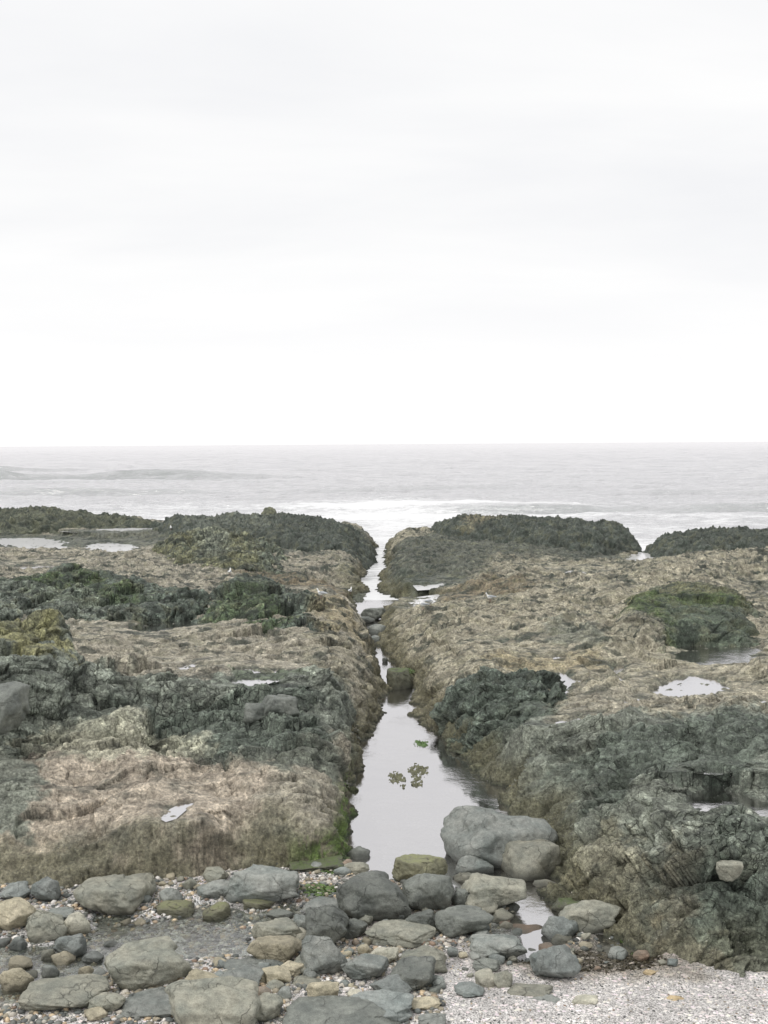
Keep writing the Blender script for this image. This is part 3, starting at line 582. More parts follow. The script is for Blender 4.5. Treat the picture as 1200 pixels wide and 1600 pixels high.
# ------------------------------------------------------------------ sea, channel water, tide pools
def sea():
    nr, nc = 900, 620
    r = np.concatenate([np.exp(np.linspace(math.log(50), math.log(1500), nr - 60)), np.exp(np.linspace(math.log(1600), math.log(40000), 60))])
    a = np.sign(np.linspace(-1, 1, nc)) * np.abs(np.linspace(-1, 1, nc)) ** 1.3 * .62
    Y = np.repeat(r[:, None], nc, 1).ravel(); X = (r[:, None] * a[None]).ravel(); z = np.full(len(X), -.04)
    P = np.stack([X, Y, 0 * X], 1)
    fade = sstep(2500, 200, Y) * sstep(60, 110, Y)
    z += fade * (fbm(P * np.array([.02, .055, 1]), 4, .55) * .55 + fbm(P * np.array([.12, .35, 1]) + 5, 3) * .26) + sstep(420, 150, Y) * sstep(60, 110, Y) * fbm(P * np.array([.35, .95, 1]) + 15, 3, .6) * .14
    foam = np.zeros(len(X)); face = np.zeros(len(X))
    def crest(x0, x1, py, h, w, fo, wob=3.0):
        x0_, d = unp(x0, py); x1_, _ = unp(x1, py)
        dd = d + perlin(P * .03) * wob
        k = sstep(x0_ - 12, x0_ + 10, X) * sstep(x1_ + 25, x1_ - 15, X) * (1 + .35 * perlin(P * .07 + 3))
        s = (Y - dd) / w; g = np.where(s < 0, np.exp(-(s * 1.8) ** 2), np.exp(-(s * .6) ** 2)) * k
        nonlocal face; face = np.maximum(face, sstep(-2.2, -.3, s) * sstep(.5, -.1, s) * k * min(1, h / 2.2) * (fo < .5) * (.7 + .6 * perlin(P * np.array([.25, .6, 1]) + 9)))
        return g * h, g * fo
    for cr in ((-200, 330, 751, 1.8, 7, -.3), (50, 230, 746, .5, 4, .0), (-100, 250, 774, .9, 2.6, -.2), (-250, 60, 738, 1.2, 5, 0), (380, 700, 768, .35, 2.5, .1), (500, 740, 792, .8, 2.2, 1.0), (560, 660, 811, .6, 1.4, .9), (735, 850, 794, 1.5, 2.4, -.3),
               (820, 1000, 788, .5, 2.5, .1), (1040, 1300, 794, 1.0, 2.6, -.2), (1000, 1400, 775, .4, 3.0, .0)):
        h, f_ = crest(*cr); z += h; foam += f_
    def blob(px, py, rx, ry, s):
        c = unp(px, py); e = unp(px + rx, py); t = unp(px, py - ry)
        return s * np.exp(-((X - c[0]) / (e[0] - c[0])) ** 2 - ((Y - c[1]) / (t[1] - c[1])) ** 2)
    n = fbm(P * np.array([.06, .16, 1]) + 8, 4, .6)
    foam += blob(600, 810, 150, 22, .5) + blob(620, 786, 110, 8, .6) + sstep(170, 90, Y) * (.34 + .5 * n) + blob(600, 890, 40, 50, .5) + blob(1000, 858, 40, 14, .9) + blob(600, 935, 90, 12, .35) + blob(300, 800, 500, 10, .25)
    idx = np.arange(nr * nc).reshape(nr, nc); Fc = np.stack([idx[:-1, :-1], idx[:-1, 1:], idx[1:, 1:], idx[1:, :-1]], -1).reshape(-1, 4)
    o = mesh_obj('sea', np.stack([X, Y, z], 1), Fc, SEA, np.stack([foam, np.clip(face, 0, 1), foam], 1)); o['kind'] = 'structure'
sea()
def flat_water(name, P, z, mat, kind='structure', label=None):
    bm = bmesh.new(); vs = [bm.verts.new((x, y, z)) for x, y in P]; f = bm.faces.new(vs)
    if f.normal.z < 0: f.normal_flip()
    bm.normal_update()
    if f.normal.z < 0: f.normal_flip()
    bmesh.ops.triangulate(bm, faces=[f])
    me = bpy.data.meshes.new(name); bm.to_mesh(me); bm.free(); me.materials.append(mat)
    o = bpy.data.objects.new(name, me); COL.objects.link(o); o['kind'] = kind
    if label: o['label'] = label
    return o
flat_water('channel_water', [(-1.2, 17.3), (1.199, 17.3), (1.199, 17.9), (5.2, 17.9), (5.2, 22), (4, 26), (3, 34), (3, 50), (-4, 50), (-4, 34), (-3, 26), (-2, 22)], 0.0, POOLW, label='still pale water filling the channel between the shelves')
def stream():
    nx, ny = 2, 2
    flat_water('stream_water', [(-9, 12), (1.9, 12), (1.9, 15.5), (1.2, 17.298), (-9, 17.298)], 0.0, THIN, label='shallow stream spreading over shell gravel')
    flat_water('stream_water', [(1.902, 12), (9, 12), (9, 17.898), (1.202, 17.898), (1.202, 17.3), (1.902, 15.5)], 0.0, POOLW, label='still puddles between the boulders on the right')
stream()
for P, z, l in PW:
    if l is None: continue
    c = P.mean(0); P2 = c + (P - c) * 1.55
    flat_water('tide_pool', P2, z - .012, POOLW if 'dark' in l else (FARP if c[1] > 45 else TIDE), label=l)

# ------------------------------------------------------------------ beach
WETS = [([(-300, 1480), (0, 1475), (130, 1470), (150, 1425), (230, 1440), (330, 1415), (420, 1425), (440, 1412), (470, 1412), (490, 1425), (460, 1440), (395, 1450), (385, 1495), (300, 1500), (190, 1520), (60, 1565), (-40, 1600), (-300, 1640)], -.05),
        ([(700, 1330), (870, 1360), (900, 1440), (870, 1482), (830, 1505), (780, 1500), (770, 1450), (800, 1420), (700, 1400)], -.10),
        ([(935, 1462), (1000, 1468), (1012, 1494), (935, 1492)], -.06), ([(530, 1300), (800, 1300), (760, 1360), (620, 1372), (540, 1350)], -.14),
        ([(520, 1050), (900, 1050), (900, 1335), (500, 1335)], -.5)]
WP = [(poly(p), z) for p, z in WETS]
def ground_z(x, y):
    P = np.stack([x, y, 0 * x], 1)
    z = .07 + sstep(15.2, 12.8, y + .1 * x) * .16 + perlin(P * .9) * .035 + perlin(P * 2.7) * .015
    wet = np.zeros(len(x))
    for pl, d in WP:
        s = sdf(x, y, pl, 2.0) + perlin(P * 2.2) * .12; k = sstep(-.35, .3, s)
        z = z * (1 - k) + (d + perlin(P * 3.1 + 9) * .035) * k; wet = np.maximum(wet, k)
    return z, wet
def gz1(x, y): return float(ground_z(np.array([x]), np.array([y]))[0][0])
def beach():
    nr, nc = 520, 760
    r = np.linspace(8, 24, nr); a = np.linspace(-.62, .62, nc)
    Y = np.repeat(r[:, None], nc, 1).ravel(); X = (r[:, None] * a[None]).ravel(); z, wet = ground_z(X, Y)
    P = np.stack([X, Y, z], 1); n = fbm(P * 1.6, 4); z = z + perlin(P * 14) * .008 + perlin(P * 31) * .005
    w = np.clip(sstep(.10, .0, z + n * .03), 0, 1)
    c = np.array([1.0, .965, .935])[None] * (1 - w[:, None]) + np.array([.85, .85, .83])[None] * w[:, None]
    dk = sstep(.05, .5, n + .25 * np.sin(X)) * sstep(13.6, 15, Y) ; c = c * (1 - .35 * dk)[:, None]
    mud = sstep(-.3, .3, sdf(X, Y, poly([(740, 1455), (900, 1450), (1010, 1480), (1110, 1505), (1090, 1535), (960, 1548), (860, 1538), (740, 1520)]), 2.0) + n * .3)
    mud2 = sstep(-.3, .4, sdf(X, Y, poly([(380, 1400), (560, 1350), (760, 1390), (760, 1480), (560, 1500), (420, 1480)]), 2.0) + n * .4) * .6
    mk_ = np.maximum(mud, mud2)[:, None]; c = c * (1 - mk_) + c * np.array([.56, .53, .47]) * mk_
    idx = np.arange(nr * nc).reshape(nr, nc); Fc = np.stack([idx[:-1, :-1], idx[:-1, 1:], idx[1:, 1:], idx[1:, :-1]], -1).reshape(-1, 4)
    o = mesh_obj('ground', np.stack([X, Y, z], 1), Fc, GRAVEL, c); o['kind'] = 'structure'
beach()
# sea bed under everything, so no gap ever shows beside the shelves
bed = mesh_obj('sea_bed', [(-90, 8, -1.3), (90, 8, -1.3), (90, 100, -1.3), (-90, 100, -1.3)], [(0, 1, 2, 3)], GRAVEL, np.full((4, 3), .25)); bed['kind'] = 'structure'

# ------------------------------------------------------------------ boulders
def ico(sub):
    bm = bmesh.new(); bmesh.ops.create_icosphere(bm, subdivisions=sub, radius=1)
    V = np.array([v.co[:] for v in bm.verts]); Fc = np.array([[v.index for v in f.verts] for f in bm.faces]); bm.free(); return V, Fc
ICO = {s: ico(s) for s in (1, 2, 3, 4, 5)}
def stone_shape(sub, seed, ang=.5, box=.0, n_cut=9, rough=1.0):
    """a water-worn stone: ball, squared off, cut by random planes, then roughened"""
    rs = np.random.RandomState(seed); V = ICO[sub][0].copy()
    # intersection of random half-spaces; a high power keeps the edges crisp, a low one rounds them
    m = n_cut + 8; g = np.arange(m) + .5; ph = np.arccos(1 - 2 * g / m); th = math.pi * (1 + 5 ** .5) * g + seed
    nn = np.stack([np.cos(th) * np.sin(ph), np.sin(th) * np.sin(ph), np.cos(ph)], 1) + rs.normal(0, .28, (m, 3))
    if box > .25: nn = np.concatenate([nn, np.eye(3) + rs.normal(0, .12, (3, 3)), -np.eye(3) + rs.normal(0, .12, (3, 3))])
    nn /= np.linalg.norm(nn, axis=1)[:, None]; dd = rs.uniform(.68, 1.12, len(nn))
    if box > .25: dd[-6:] = rs.uniform(.62, .8, 6) + (1 - box) * .12
    pw = 7 + 34 * ang ** 1.5; q = np.maximum(V @ nn.T, 0) / dd[None]; r_ = (q ** pw).sum(1) ** (-1 / pw)
    V = V * r_[:, None]; V = V * (1 + .10 * fbm(V * .9 + seed * 3.1, 2)[:, None])
    if sub >= 3:
        r = np.linalg.norm(V, axis=1)[:, None]
        V = V + V / r * ((fbm(V * 1.8 + seed, 3, .5) * .03 + fbm(V * 5 + seed, 4, .62) * .024) * rough)[:, None]
        if ang > .35:   # chipped ledges
            q, eq = facets(V[:, 0] + V[:, 2] * .6, V[:, 1] + V[:, 2] * .5, .55, seed)
            V = V + V / r * (q * .085 * ang * rough - np.exp(-(eq / .04) ** 2) * .03 * rough)[:, None]
    V -= (V.max(0) + V.min(0)) / 2; V /= (V.max(0) - V.min(0)) / 2
    return V
def fit_stone(V, x0, x1, yt, yb, zg, depth=.8, yaw=0., tilt=0.):
    """scale and set the stone on the beach so that it spans the sizes measured from the photograph"""
    cy, sy = math.cos(yaw), math.sin(yaw); ct, st = math.cos(tilt), math.sin(tilt)
    R = np.array([[cy, -sy, 0], [sy, cy, 0], [0, 0, 1]]) @ np.array([[1, 0, 0], [0, 1, 0], [0, 0, 1]])
    T = np.array([[ct, 0, -st], [0, 1, 0], [st, 0, ct]])
    V = V @ R.T @ T.T; V = V - (V.max(0) + V.min(0)) / 2; V /= (V.max(0) - V.min(0)) / 2
    p = unp((x0 + x1) / 2, yb, zg); wd = (x1 - x0) * p[1] / F
    w = wd / 2; dp = w * depth; a = math.atan2(H, p[1])
    vh = (yb - yt) * p[1] / F * 1.0
    h = max((vh - 2 * dp * math.sin(a) * .8) / math.cos(a) , .38 * 2 * w * .45) / 2 * 1.25
    if vh < wd * .42: dp = min(dp, vh * 1.3); h = max((vh - 1.2 * dp * math.sin(a)) / 2 * 1.25, .03)
    cx, cyy = p[0], p[1] + dp * .9; cz = zg + h * .7
    for it in range(6):
        W = V * np.array([w, dp, h]) + np.array([cx, cyy, cz])
        vis = W[:, 2] > zg - .01
        u, v = proj(W[vis]); k = p[1] / F
        w *= np.clip((x1 - x0) / max(u.max() - u.min(), 1), .7, 1.4); cx += ((x0 + x1) / 2 - (u.max() + u.min()) / 2) * k
        cyy += (v.max() - yb) * k / math.sin(a) * .8
        e = (yb - yt) / max(v.max() - v.min(), 1)
        h *= np.clip(e, .75, 1.33); 
        if h > w * 1.1: h = w * 1.1
        cz = zg + h * .72
    return V * np.array([w, dp, h]), (cx, cyy, cz)
mats = dict(
    olive=boulder_material('olive grey stone', srgb(124, 126, 116), srgb(150, 148, 134), crack=.9),
    grey=boulder_material('grey stone', srgb(116, 122, 118), srgb(146, 148, 142), crack=.9),
    dark=boulder_material('dark wet stone', srgb(94, 98, 93), srgb(120, 123, 116), crack=.8, rough=.5, spot=.5),
    blue=boulder_material('blue grey stone', srgb(116, 123, 120), srgb(142, 146, 142), crack=.6),
    tan=boulder_material('tan stone', srgb(150, 144, 124), srgb(176, 168, 146), crack=.4),
    pale=boulder_material('pale stone', srgb(160, 159, 144), srgb(188, 184, 168), crack=.2),
    moss=boulder_material('algae covered stone', srgb(112, 112, 94), srgb(132, 130, 106), moss=.45, mosscol=srgb(134, 137, 100)),
    green=boulder_material('green weedy stone', srgb(84, 86, 74), srgb(110, 110, 94), moss=.5, mosscol=srgb(90, 104, 64)),
    orange=boulder_material('orange stone', srgb(176, 156, 122), srgb(190, 172, 138), crack=0),
    rust=boulder_material('rusty stone', srgb(126, 118, 106), srgb(156, 134, 116), crack=.5))
# x0, x1, top, bottom (photo pixels), material, angularity, box, label
B = [
 (0, 47, 1378, 1407, 'blue', .6, .2, 'flat blue-grey stone at the left edge under the beige shelf'),
 (50, 94, 1371, 1410, 'blue', .6, .2, 'blue-grey stone second from the left under the beige shelf'),
 (-12, 54, 1404, 1454, 'tan', .6, .4, 'long tan boulder sloping in from the left edge'),
 (43, 104, 1423, 1481, 'olive', .8, .4, 'olive angular boulder beside the long tan one'),
 (75, 115, 1418, 1441, 'grey', .5, .3, 'flat grey stone behind the olive angular boulder'),
 (98, 141, 1426, 1464, 'pale', .2, .2, 'rounded pale olive stone right of the angular boulder'),
 (85, 134, 1460, 1504, 'blue', .7, .4, 'blue-grey block leaning over the stream on the left'),
 (14, 42, 1463, 1489, 'blue', .4, .2, 'small blue-grey stone near the left edge'),
 (81, 117, 1487, 1515, 'tan', .15, .2, 'round cream tan cobble below the blue-grey block'),
 (65, 86, 1483, 1504, 'olive', .3, .1, 'small olive cobble left of the cream cobble'),
 (14, 51, 1494, 1522, 'tan', .7, .4, 'upper half of a split yellow-tan rock at the left edge'),
 (-2, 51, 1514, 1554, 'tan', .8, .5, 'lower half of a split yellow-tan rock at the left edge'),
 (65, 92, 1508, 1530, 'grey', .6, .3, 'flat grey stone between split tan rock and stream'),
 (128, 161, 1487, 1507, 'blue', .5, .2, 'low blue-grey stone in the stream by two tan cobbles'),
 (123, 146, 1510, 1528, 'tan', .15, .1, 'little tan cobble at the stream edge above the long low boulder'),
 (120, 239, 1368, 1433, 'olive', .8, .3, 'large wedge-shaped grey-olive boulder below the beige shelf'),
 (246, 302, 1408, 1439, 'moss', .5, .3, 'rounded greenish stone standing in the stream'),
 (208, 231, 1435, 1449, 'tan', .3, .2, 'small flat pinkish tan stone in the stream'),
 (173, 200, 1455, 1466, 'pale', .3, .2, 'thin pale slab lying in the stream'),
 (162, 184, 1470, 1483, 'grey', .3, .2, 'thin grey slab lying in the stream'),
 (168, 295, 1467, 1551, 'olive', .35, .75, 'big rounded olive boulder with a curved crack, lower left'),
 (34, 170, 1527, 1580, 'olive', .3, .3, 'long low olive boulder in the lower left corner'),
 (138, 194, 1552, 1586, 'olive', .3, .3, 'medium olive boulder below the big cracked one'),
 (133, 167, 1574, 1595, 'tan', .3, .3, 'tan stone half buried in shell gravel at the bottom left'),
 (193, 284, 1548, 1592, 'grey', .6, .3, 'low sloping grey slab at the bottom left'),
 (263, 402, 1530, 1625, 'olive', .7, .3, 'large pointed olive boulder cut by the bottom edge, left of centre'),
 (290, 347, 1515, 1547, 'tan', .5, .2, 'rough tan boulder right of the big cracked one'),
 (352, 442, 1500, 1530, 'grey', .35, .3, 'smooth wide grey slab left of the smooth tan-olive boulder'),
 (348, 409, 1508, 1552, 'grey', .6, .3, 'grey boulder in front of the smooth wide slab'),
 (318, 356, 1355, 1382, 'olive', .4, .3, 'olive cobble at the shelf foot behind the flat-topped block'),
 (310, 365, 1376, 1411, 'grey', .9, .7, 'dark flat-topped block at the foot of the shelf'),
 (285, 306, 1373, 1391, 'olive', .2, .1, 'small round cobble at the shelf foot'),
 (318, 360, 1410, 1443, 'moss', .8, .4, 'angular yellow-green stone in the stream'),
 (250, 284, 1388, 1412, 'grey', .4, .2, 'grey stone behind the rounded greenish one'),
 (356, 463, 1354, 1413, 'grey', .5, .4, 'broad grey boulder with many cracks by the shelf foot'),
 (381, 428, 1403, 1426, 'moss', .7, .5, 'flat pale yellow-green stone in the stream'),
 (455, 534, 1333, 1364, 'green', .4, .4, 'dark mossy log-like boulder below the green channel wall'),
 (542, 577, 1323, 1346, 'dark', .5, .1, 'wet dark stone standing in the channel end'),
 (539, 576, 1348, 1368, 'olive', .2, .2, 'round stone at the water edge behind the dark smooth boulder'),
 (566, 595, 1307, 1317, 'dark', .4, .1, 'flat dark stone barely above the channel water, left one'),
 (649, 669, 1314, 1323, 'dark', .4, .1, 'flat dark stone barely above the channel water, right one'),
 (616, 696, 1337, 1384, 'moss', .75, .8, 'squared yellow-green algae block at the channel end'),
 (530, 638, 1364, 1442, 'dark', .6, .5, 'large smooth dark blue-grey boulder in the middle'),
 (631, 706, 1367, 1424, 'dark', .35, .3, 'humped dark boulder in front of the algae block'),
 (475, 540, 1403, 1434, 'grey', .5, .3, 'grey boulder left of the large smooth dark one'),
 (480, 543, 1415, 1479, 'dark', .85, .4, 'angular dark boulder with pointed top left of centre'),
 (458, 485, 1428, 1462, 'grey', .8, .3, 'narrow grey wedge against the angular dark boulder'),
 (396, 470, 1436, 1476, 'olive', .8, .7, 'boxy olive boulder at the stream bend'),
 (418, 458, 1421, 1440, 'dark', .6, .3, 'small dark stone behind the boxy olive boulder'),
 (389, 472, 1464, 1511, 'tan', .3, .6, 'smooth tan-olive boulder with a rounded end'),
 (470, 540, 1464, 1527, 'grey', .9, .2, 'sloping grey slab in the centre of the boulder field'),
 (455, 515, 1490, 1527, 'olive', .85, .4, 'pale olive wedge in front of the sloping slab'),
 (438, 476, 1502, 1528, 'tan', .4, .3, 'tan cobble in front of the smooth tan-olive boulder'),
 (409, 454, 1510, 1541, 'tan', .6, .3, 'dull tan stone below the smooth tan-olive boulder'),
 (455, 500, 1526, 1546, 'olive', .5, .4, 'flat olive stone below the pale olive wedge'),
 (480, 528, 1534, 1572, 'tan', .4, .3, 'rounded brownish boulder near the bottom centre'),
 (395, 441, 1552, 1598, 'olive', .4, .4, 'upright olive boulder right of the large pointed one'),
 (443, 620, 1563, 1625, 'dark', .4, .4, 'long dark brown-grey boulder cut by the bottom edge'),
 (534, 642, 1550, 1598, 'blue', .85, .3, 'bluish angular slab near the bottom centre'),
 (580, 641, 1524, 1562, 'blue', .5, .2, 'lumpy blue-grey boulder near the bottom centre'),
 (535, 604, 1492, 1533, 'grey', .4, .3, 'smooth grey boulder right of the sloping slab'),
 (607, 678, 1496, 1551, 'dark', .35, .5, 'dark olive oblong boulder tilted to the lower right'),
 (629, 696, 1482, 1523, 'olive', .8, .5, 'blocky olive boulder behind the dark oblong one'),
 (578, 621, 1481, 1509, 'pale', .6, .4, 'pale flat stone in front of the long tan-ended boulder'),
 (559, 578, 1475, 1494, 'tan', .8, .2, 'small tan triangular stone in the gravel'),
 (575, 677, 1441, 1482, 'olive', .4, .5, 'long olive boulder with a tan right end'),
 (531, 573, 1436, 1468, 'dark', .4, .3, 'dark stone below the large smooth boulder'),
 (559, 582, 1430, 1447, 'olive', .1, .1, 'round olive cobble at the foot of the large smooth boulder'),
 (635, 680, 1422, 1457, 'dark', .8, .3, 'angular dark stone below the humped dark boulder'),
 (696, 864, 1265, 1362, 'grey', .3, .55, 'largest rounded grey boulder at the channel edge, cracked across'),
 (783, 873, 1314, 1384, 'olive', .3, .6, 'round barnacled boulder in front of the largest one'),
 (711, 769, 1338, 1373, 'grey', .25, .2, 'smooth domed grey boulder left of the barnacled one'),
 (720, 818, 1367, 1421, 'olive', .55, .5, 'broad cracked olive-grey boulder below the smooth domed one'),
 (709, 746, 1364, 1388, 'olive', .3, .2, 'small olive boulder left of the broad cracked one'),
 (706, 738, 1389, 1418, 'dark', .3, .3, 'small dark stone left of the broad cracked one'),
 (727, 776, 1400, 1430, 'olive', .1, .2, 'egg-shaped olive boulder below the broad cracked one'),
 (683, 768, 1417, 1465, 'dark', .2, .3, 'dark oval boulder right of centre'),
 (766, 802, 1420, 1444, 'olive', .15, .2, 'rounded cobble between dark oval boulder and puddle'),
 (781, 802, 1440, 1457, 'pale', .15, .1, 'small pale cobble at the puddle edge'),
 (798, 848, 1445, 1470, 'rust', .5, .3, 'reddish striped stone lying in the puddle'),
 (736, 820, 1462, 1502, 'grey', .35, .2, 'domed grey boulder below the dark oval one'),
 (737, 766, 1451, 1471, 'grey', .6, .2, 'small grey wedge behind the domed grey boulder'),
 (830, 905, 1478, 1529, 'blue', .75, .1, 'bluish triangular boulder at the edge of the shell beach'),
 (848, 901, 1433, 1474, 'blue', .75, .2, 'bluish angular stone between two puddles'),
 (876, 967, 1409, 1460, 'olive', .4, .3, 'smooth olive-grey boulder against the right shelf'),
 (864, 915, 1404, 1431, 'green', .4, .2, 'weedy tan stone behind the smooth olive-grey boulder'),
 (834, 869, 1375, 1395, 'olive', .4, .2, 'low stone below the round barnacled boulder'),
 (743, 777, 1514, 1545, 'pale', .5, .4, 'pale flat stone with a straight crack, left half'),
 (772, 800, 1517, 1546, 'olive', .5, .4, 'olive flat stone touching the pale one'),
 (711, 755, 1535, 1559, 'blue', .5, .2, 'low bluish stone in the shell gravel'),
 (795, 861, 1540, 1562, 'olive', .4, .5, 'long low slab in the shell gravel'),
 (895, 933, 1555, 1574, 'pale', .5, .6, 'pale rectangular stone in the shell beach'),
 (824, 876, 1560, 1579, 'grey', .4, .3, 'thin grey slab in front of the long low one'),
 (641, 688, 1558, 1579, 'tan', .5, .3, 'flat tan stone right of the bluish angular slab'),
 (655, 696, 1584, 1610, 'grey', .6, .2, 'grey stone cut by the bottom edge right of centre'),
 (740, 782, 1498, 1518, 'dark', .4, .2, 'low wet stone below the domed grey boulder'),
 (699, 715, 1479, 1496, 'blue', .6, .2, 'small upright bluish stone beside the dark oval boulder'),
 (1028, 1041, 1499, 1509, 'pale', .2, .2, 'small cream pebble at the foot of the right shelf'),
 (1043, 1059, 1498, 1512, 'blue', .2, .2, 'small oval grey pebble at the foot of the right shelf'),
 (908, 923, 1458, 1470, 'pale', .1, .1, 'bright white pebble beside the smooth olive-grey boulder'),
 (905, 926, 1471, 1484, 'tan', .3, .2, 'small tan cobble below the bright white pebble'),
 (1005, 1024, 1515, 1525, 'orange', .4, .2, 'orange pebble on the sand at the right'),
 (1042, 1068, 1556, 1568, 'orange', .2, .2, 'large flat orange-tan pebble on the shell beach'),
 (990, 1014, 1485, 1504, 'rust', .5, .3, 'pinkish cobble at the small puddle by the right shelf'),
 (563, 604, 949, 969, 'dark', .6, .4, 'dark rock sitting in the far bend of the channel'),
 (554, 586, 963, 974, 'dark', .5, .4, 'low dark slab beside the rock in the channel bend'),
 (576, 604, 975, 994, 'grey', .2, .3, 'pale grey boulder in the narrow part of the channel'),
 (578, 598, 992, 1005, 'grey', .3, .3, 'low grey stone below the pale one in the narrow channel'),
 (597, 606, 1027, 1035, 'dark', .2, .3, 'small round dark stone in the narrow channel'),
 (603, 646, 1043, 1078, 'green', .6, .8, 'green weed-covered block where the channel widens'),
]
def put_boulder(i, b, zg=None, name=None, cat='boulder', mat=None, group=None):
    x0, x1, yt, yb, m, ang, box, lab = b
    if yb > 1300: g_ = (x1 - x0) * .05; x0 -= g_; x1 += g_; yt -= g_ * .8
    w = x1 - x0; sub = 5 if w > 40 else 4
    ang = min(1, ang * .6 + .45); ang = min(1, ang); V = stone_shape(sub, 100 + i * 7, ang, box, 6 + int(ang * 5))
    if zg is None:
        p = unp((x0 + x1) / 2, yb, .05); zg = gz1(*p) if p[1] < 19.5 else 0.0
    rs = np.random.RandomState(i)
    W, loc = fit_stone(V, x0, x1, yt, yb, zg, rs.uniform(.65, .95), rs.uniform(-.5, .5), rs.uniform(-.12, .12))
    nm = name or ('boulder' if w >= 38 else 'stone')
    o = mesh_obj(nm, W, ICO[sub][1], mats[m]); o.location = loc
    return tag(o, lab, cat if w >= 38 else 'stone', group)
for i, b in enumerate(B): put_boulder(i, b)
put_boulder(300, (-40, 47, 1064, 1142, 'dark', .5, .8, 'smooth squared grey block in the left ridge at the photo edge'), 1.75)
put_boulder(301, (408, 468, 1084, 1130, 'dark', .85, .8, 'angular grey block on the ridge left of the channel'), 1.35)
put_boulder(302, (380, 420, 1098, 1130, 'dark', .8, .6, 'smaller grey block against the angular ridge block'), 1.35)
put_boulder(303, (1120, 1160, 1345, 1376, 'olive', .5, .4, 'rounded lump perched on the right shelf near the edge'), 1.0)

# floating weed patches in the channel
for i, (x0, x1, yt, yb, lab) in enumerate([(604, 634, 1205, 1226, 'long brown-green weed patch in the channel, left of three'), (636, 672, 1193, 1216, 'largest brown-green weed patch in the channel'),
        (641, 662, 1214, 1230, 'lower small weed patch in the channel'), (624, 636, 1226, 1232, 'tiny weed patch at the bottom of the cluster'), (645, 670, 1157, 1168, 'bright green weed patch near the right wall of the channel')]):
    n = 90; V = []; Fc = []; c = []; rs = np.random.RandomState(40 + i); a0 = unp(x0, (yt + yb) / 2); a1 = unp(x1, (yt + yb) / 2); y0 = unp(x0, yb)[1]; y1 = unp(x0, yt)[1]
    cx, cy = (a0[0] + a1[0]) / 2, (y0 + y1) / 2; rx, ry = (a1[0] - a0[0]) / 2, (y1 - y0) / 2
    nr, na = 26, 90; g = []
    for r in range(nr):
        for k in range(na):
            t = k / na * 2 * math.pi; q = r / (nr - 1); g.append((math.cos(t) * q, math.sin(t) * q))
    g = np.array(g); W = np.stack([g[:, 0] * rx, g[:, 1] * ry, 0 * g[:, 0]], 1); Pn = W + np.array([cx, cy, 0])
    rr = np.hypot(g[:, 0], g[:, 1]); s = 1 + .2 * perlin(np.stack([g[:, 0] / np.maximum(rr, .1) * 2.6, g[:, 1] / np.maximum(rr, .1) * 1.6, 0 * rr + i * 5], 1))
    W[:, :2] *= s[:, None]; W[:, 2] = .03 * (1 - rr ** 2) - .024 + fbm(Pn * 7, 4, .8) * .055 + perlin(Pn * 22) * .02
    idx = np.arange(nr * na).reshape(nr, na); nx = np.roll(idx, -1, 1)
    Fc = np.stack([idx[:-1], idx[1:], nx[1:], nx[:-1]], -1).reshape(-1, 4)
    cc = (srgb(86, 112, 62) if i == 4 else srgb(104, 104, 80))[None] * (1 + .5 * perlin(Pn * 9))[:, None]
    o = mesh_obj('seaweed_patch', W, Fc, LEAF, cc); o.location = (cx, cy, 0); tag(o, lab, 'seaweed')

# ------------------------------------------------------------------ small stones among the boulders, and gravel
rs = np.random.RandomState(77)
protos = [stone_shape(3, 900 + k, rs.uniform(.1, .7), rs.uniform(0, .5), 7) for k in range(10)]
meshes = []
REG = [poly(p) for p in ([(-60, 1385), (250, 1385), (300, 1420), (200, 1470), (160, 1540), (60, 1600), (-60, 1600)], [(230, 1370), (330, 1372), (330, 1400), (240, 1400)], [(380, 1350), (560, 1345), (700, 1380), (860, 1400), (860, 1500), (720, 1560), (560, 1600), (300, 1600), (350, 1500), (480, 1440), (520, 1390), (470, 1375)],
        [(800, 1450), (960, 1465), (1020, 1500), (930, 1530), (830, 1520)])]
mk = list(mats)
def scatter(n, regs):
    out = []; 
    while len(out) < n:
        R = regs[rs.choice(len(regs), p=np.array([.27, .05, .58, .10]) if len(regs) == 4 else None)]
        lo, hi = R.min(0), R.max(0); p = rs.uniform(lo, hi)
        if sdf(np.array([p[0]]), np.array([p[1]]), R)[0] > 0: out.append(p)
    return out
first = {}
KINDS = ['olive', 'grey', 'blue', 'tan', 'pale', 'dark', 'rust']
for k, p in enumerate(scatter(298, REG)):
    v = k % 10; m = KINDS[rs.choice(7, p=[.24, .22, .14, .17, .12, .06, .05])]; key = (v, m)
    r = float(np.clip(rs.lognormal(-2.75, .42), .035, .16)); z = gz1(*p)
    if key not in first:
        o = mesh_obj('cobble', protos[v], ICO[3][1], mats[m]); first[key] = o
    else:
        o = first[key].copy(); COL.objects.link(o)
    o.location = (p[0], p[1], z + r * .3); o.scale = (r, r * rs.uniform(.7, 1), r * rs.uniform(.5, .75)); o.rotation_euler = (rs.uniform(-.2, .2), rs.uniform(-.2, .2), rs.uniform(0, 6.3))
    tag(o, 'small loose cobble lying in the gravel between the larger boulders', 'stone', 'small cobbles strewn between the boulders')
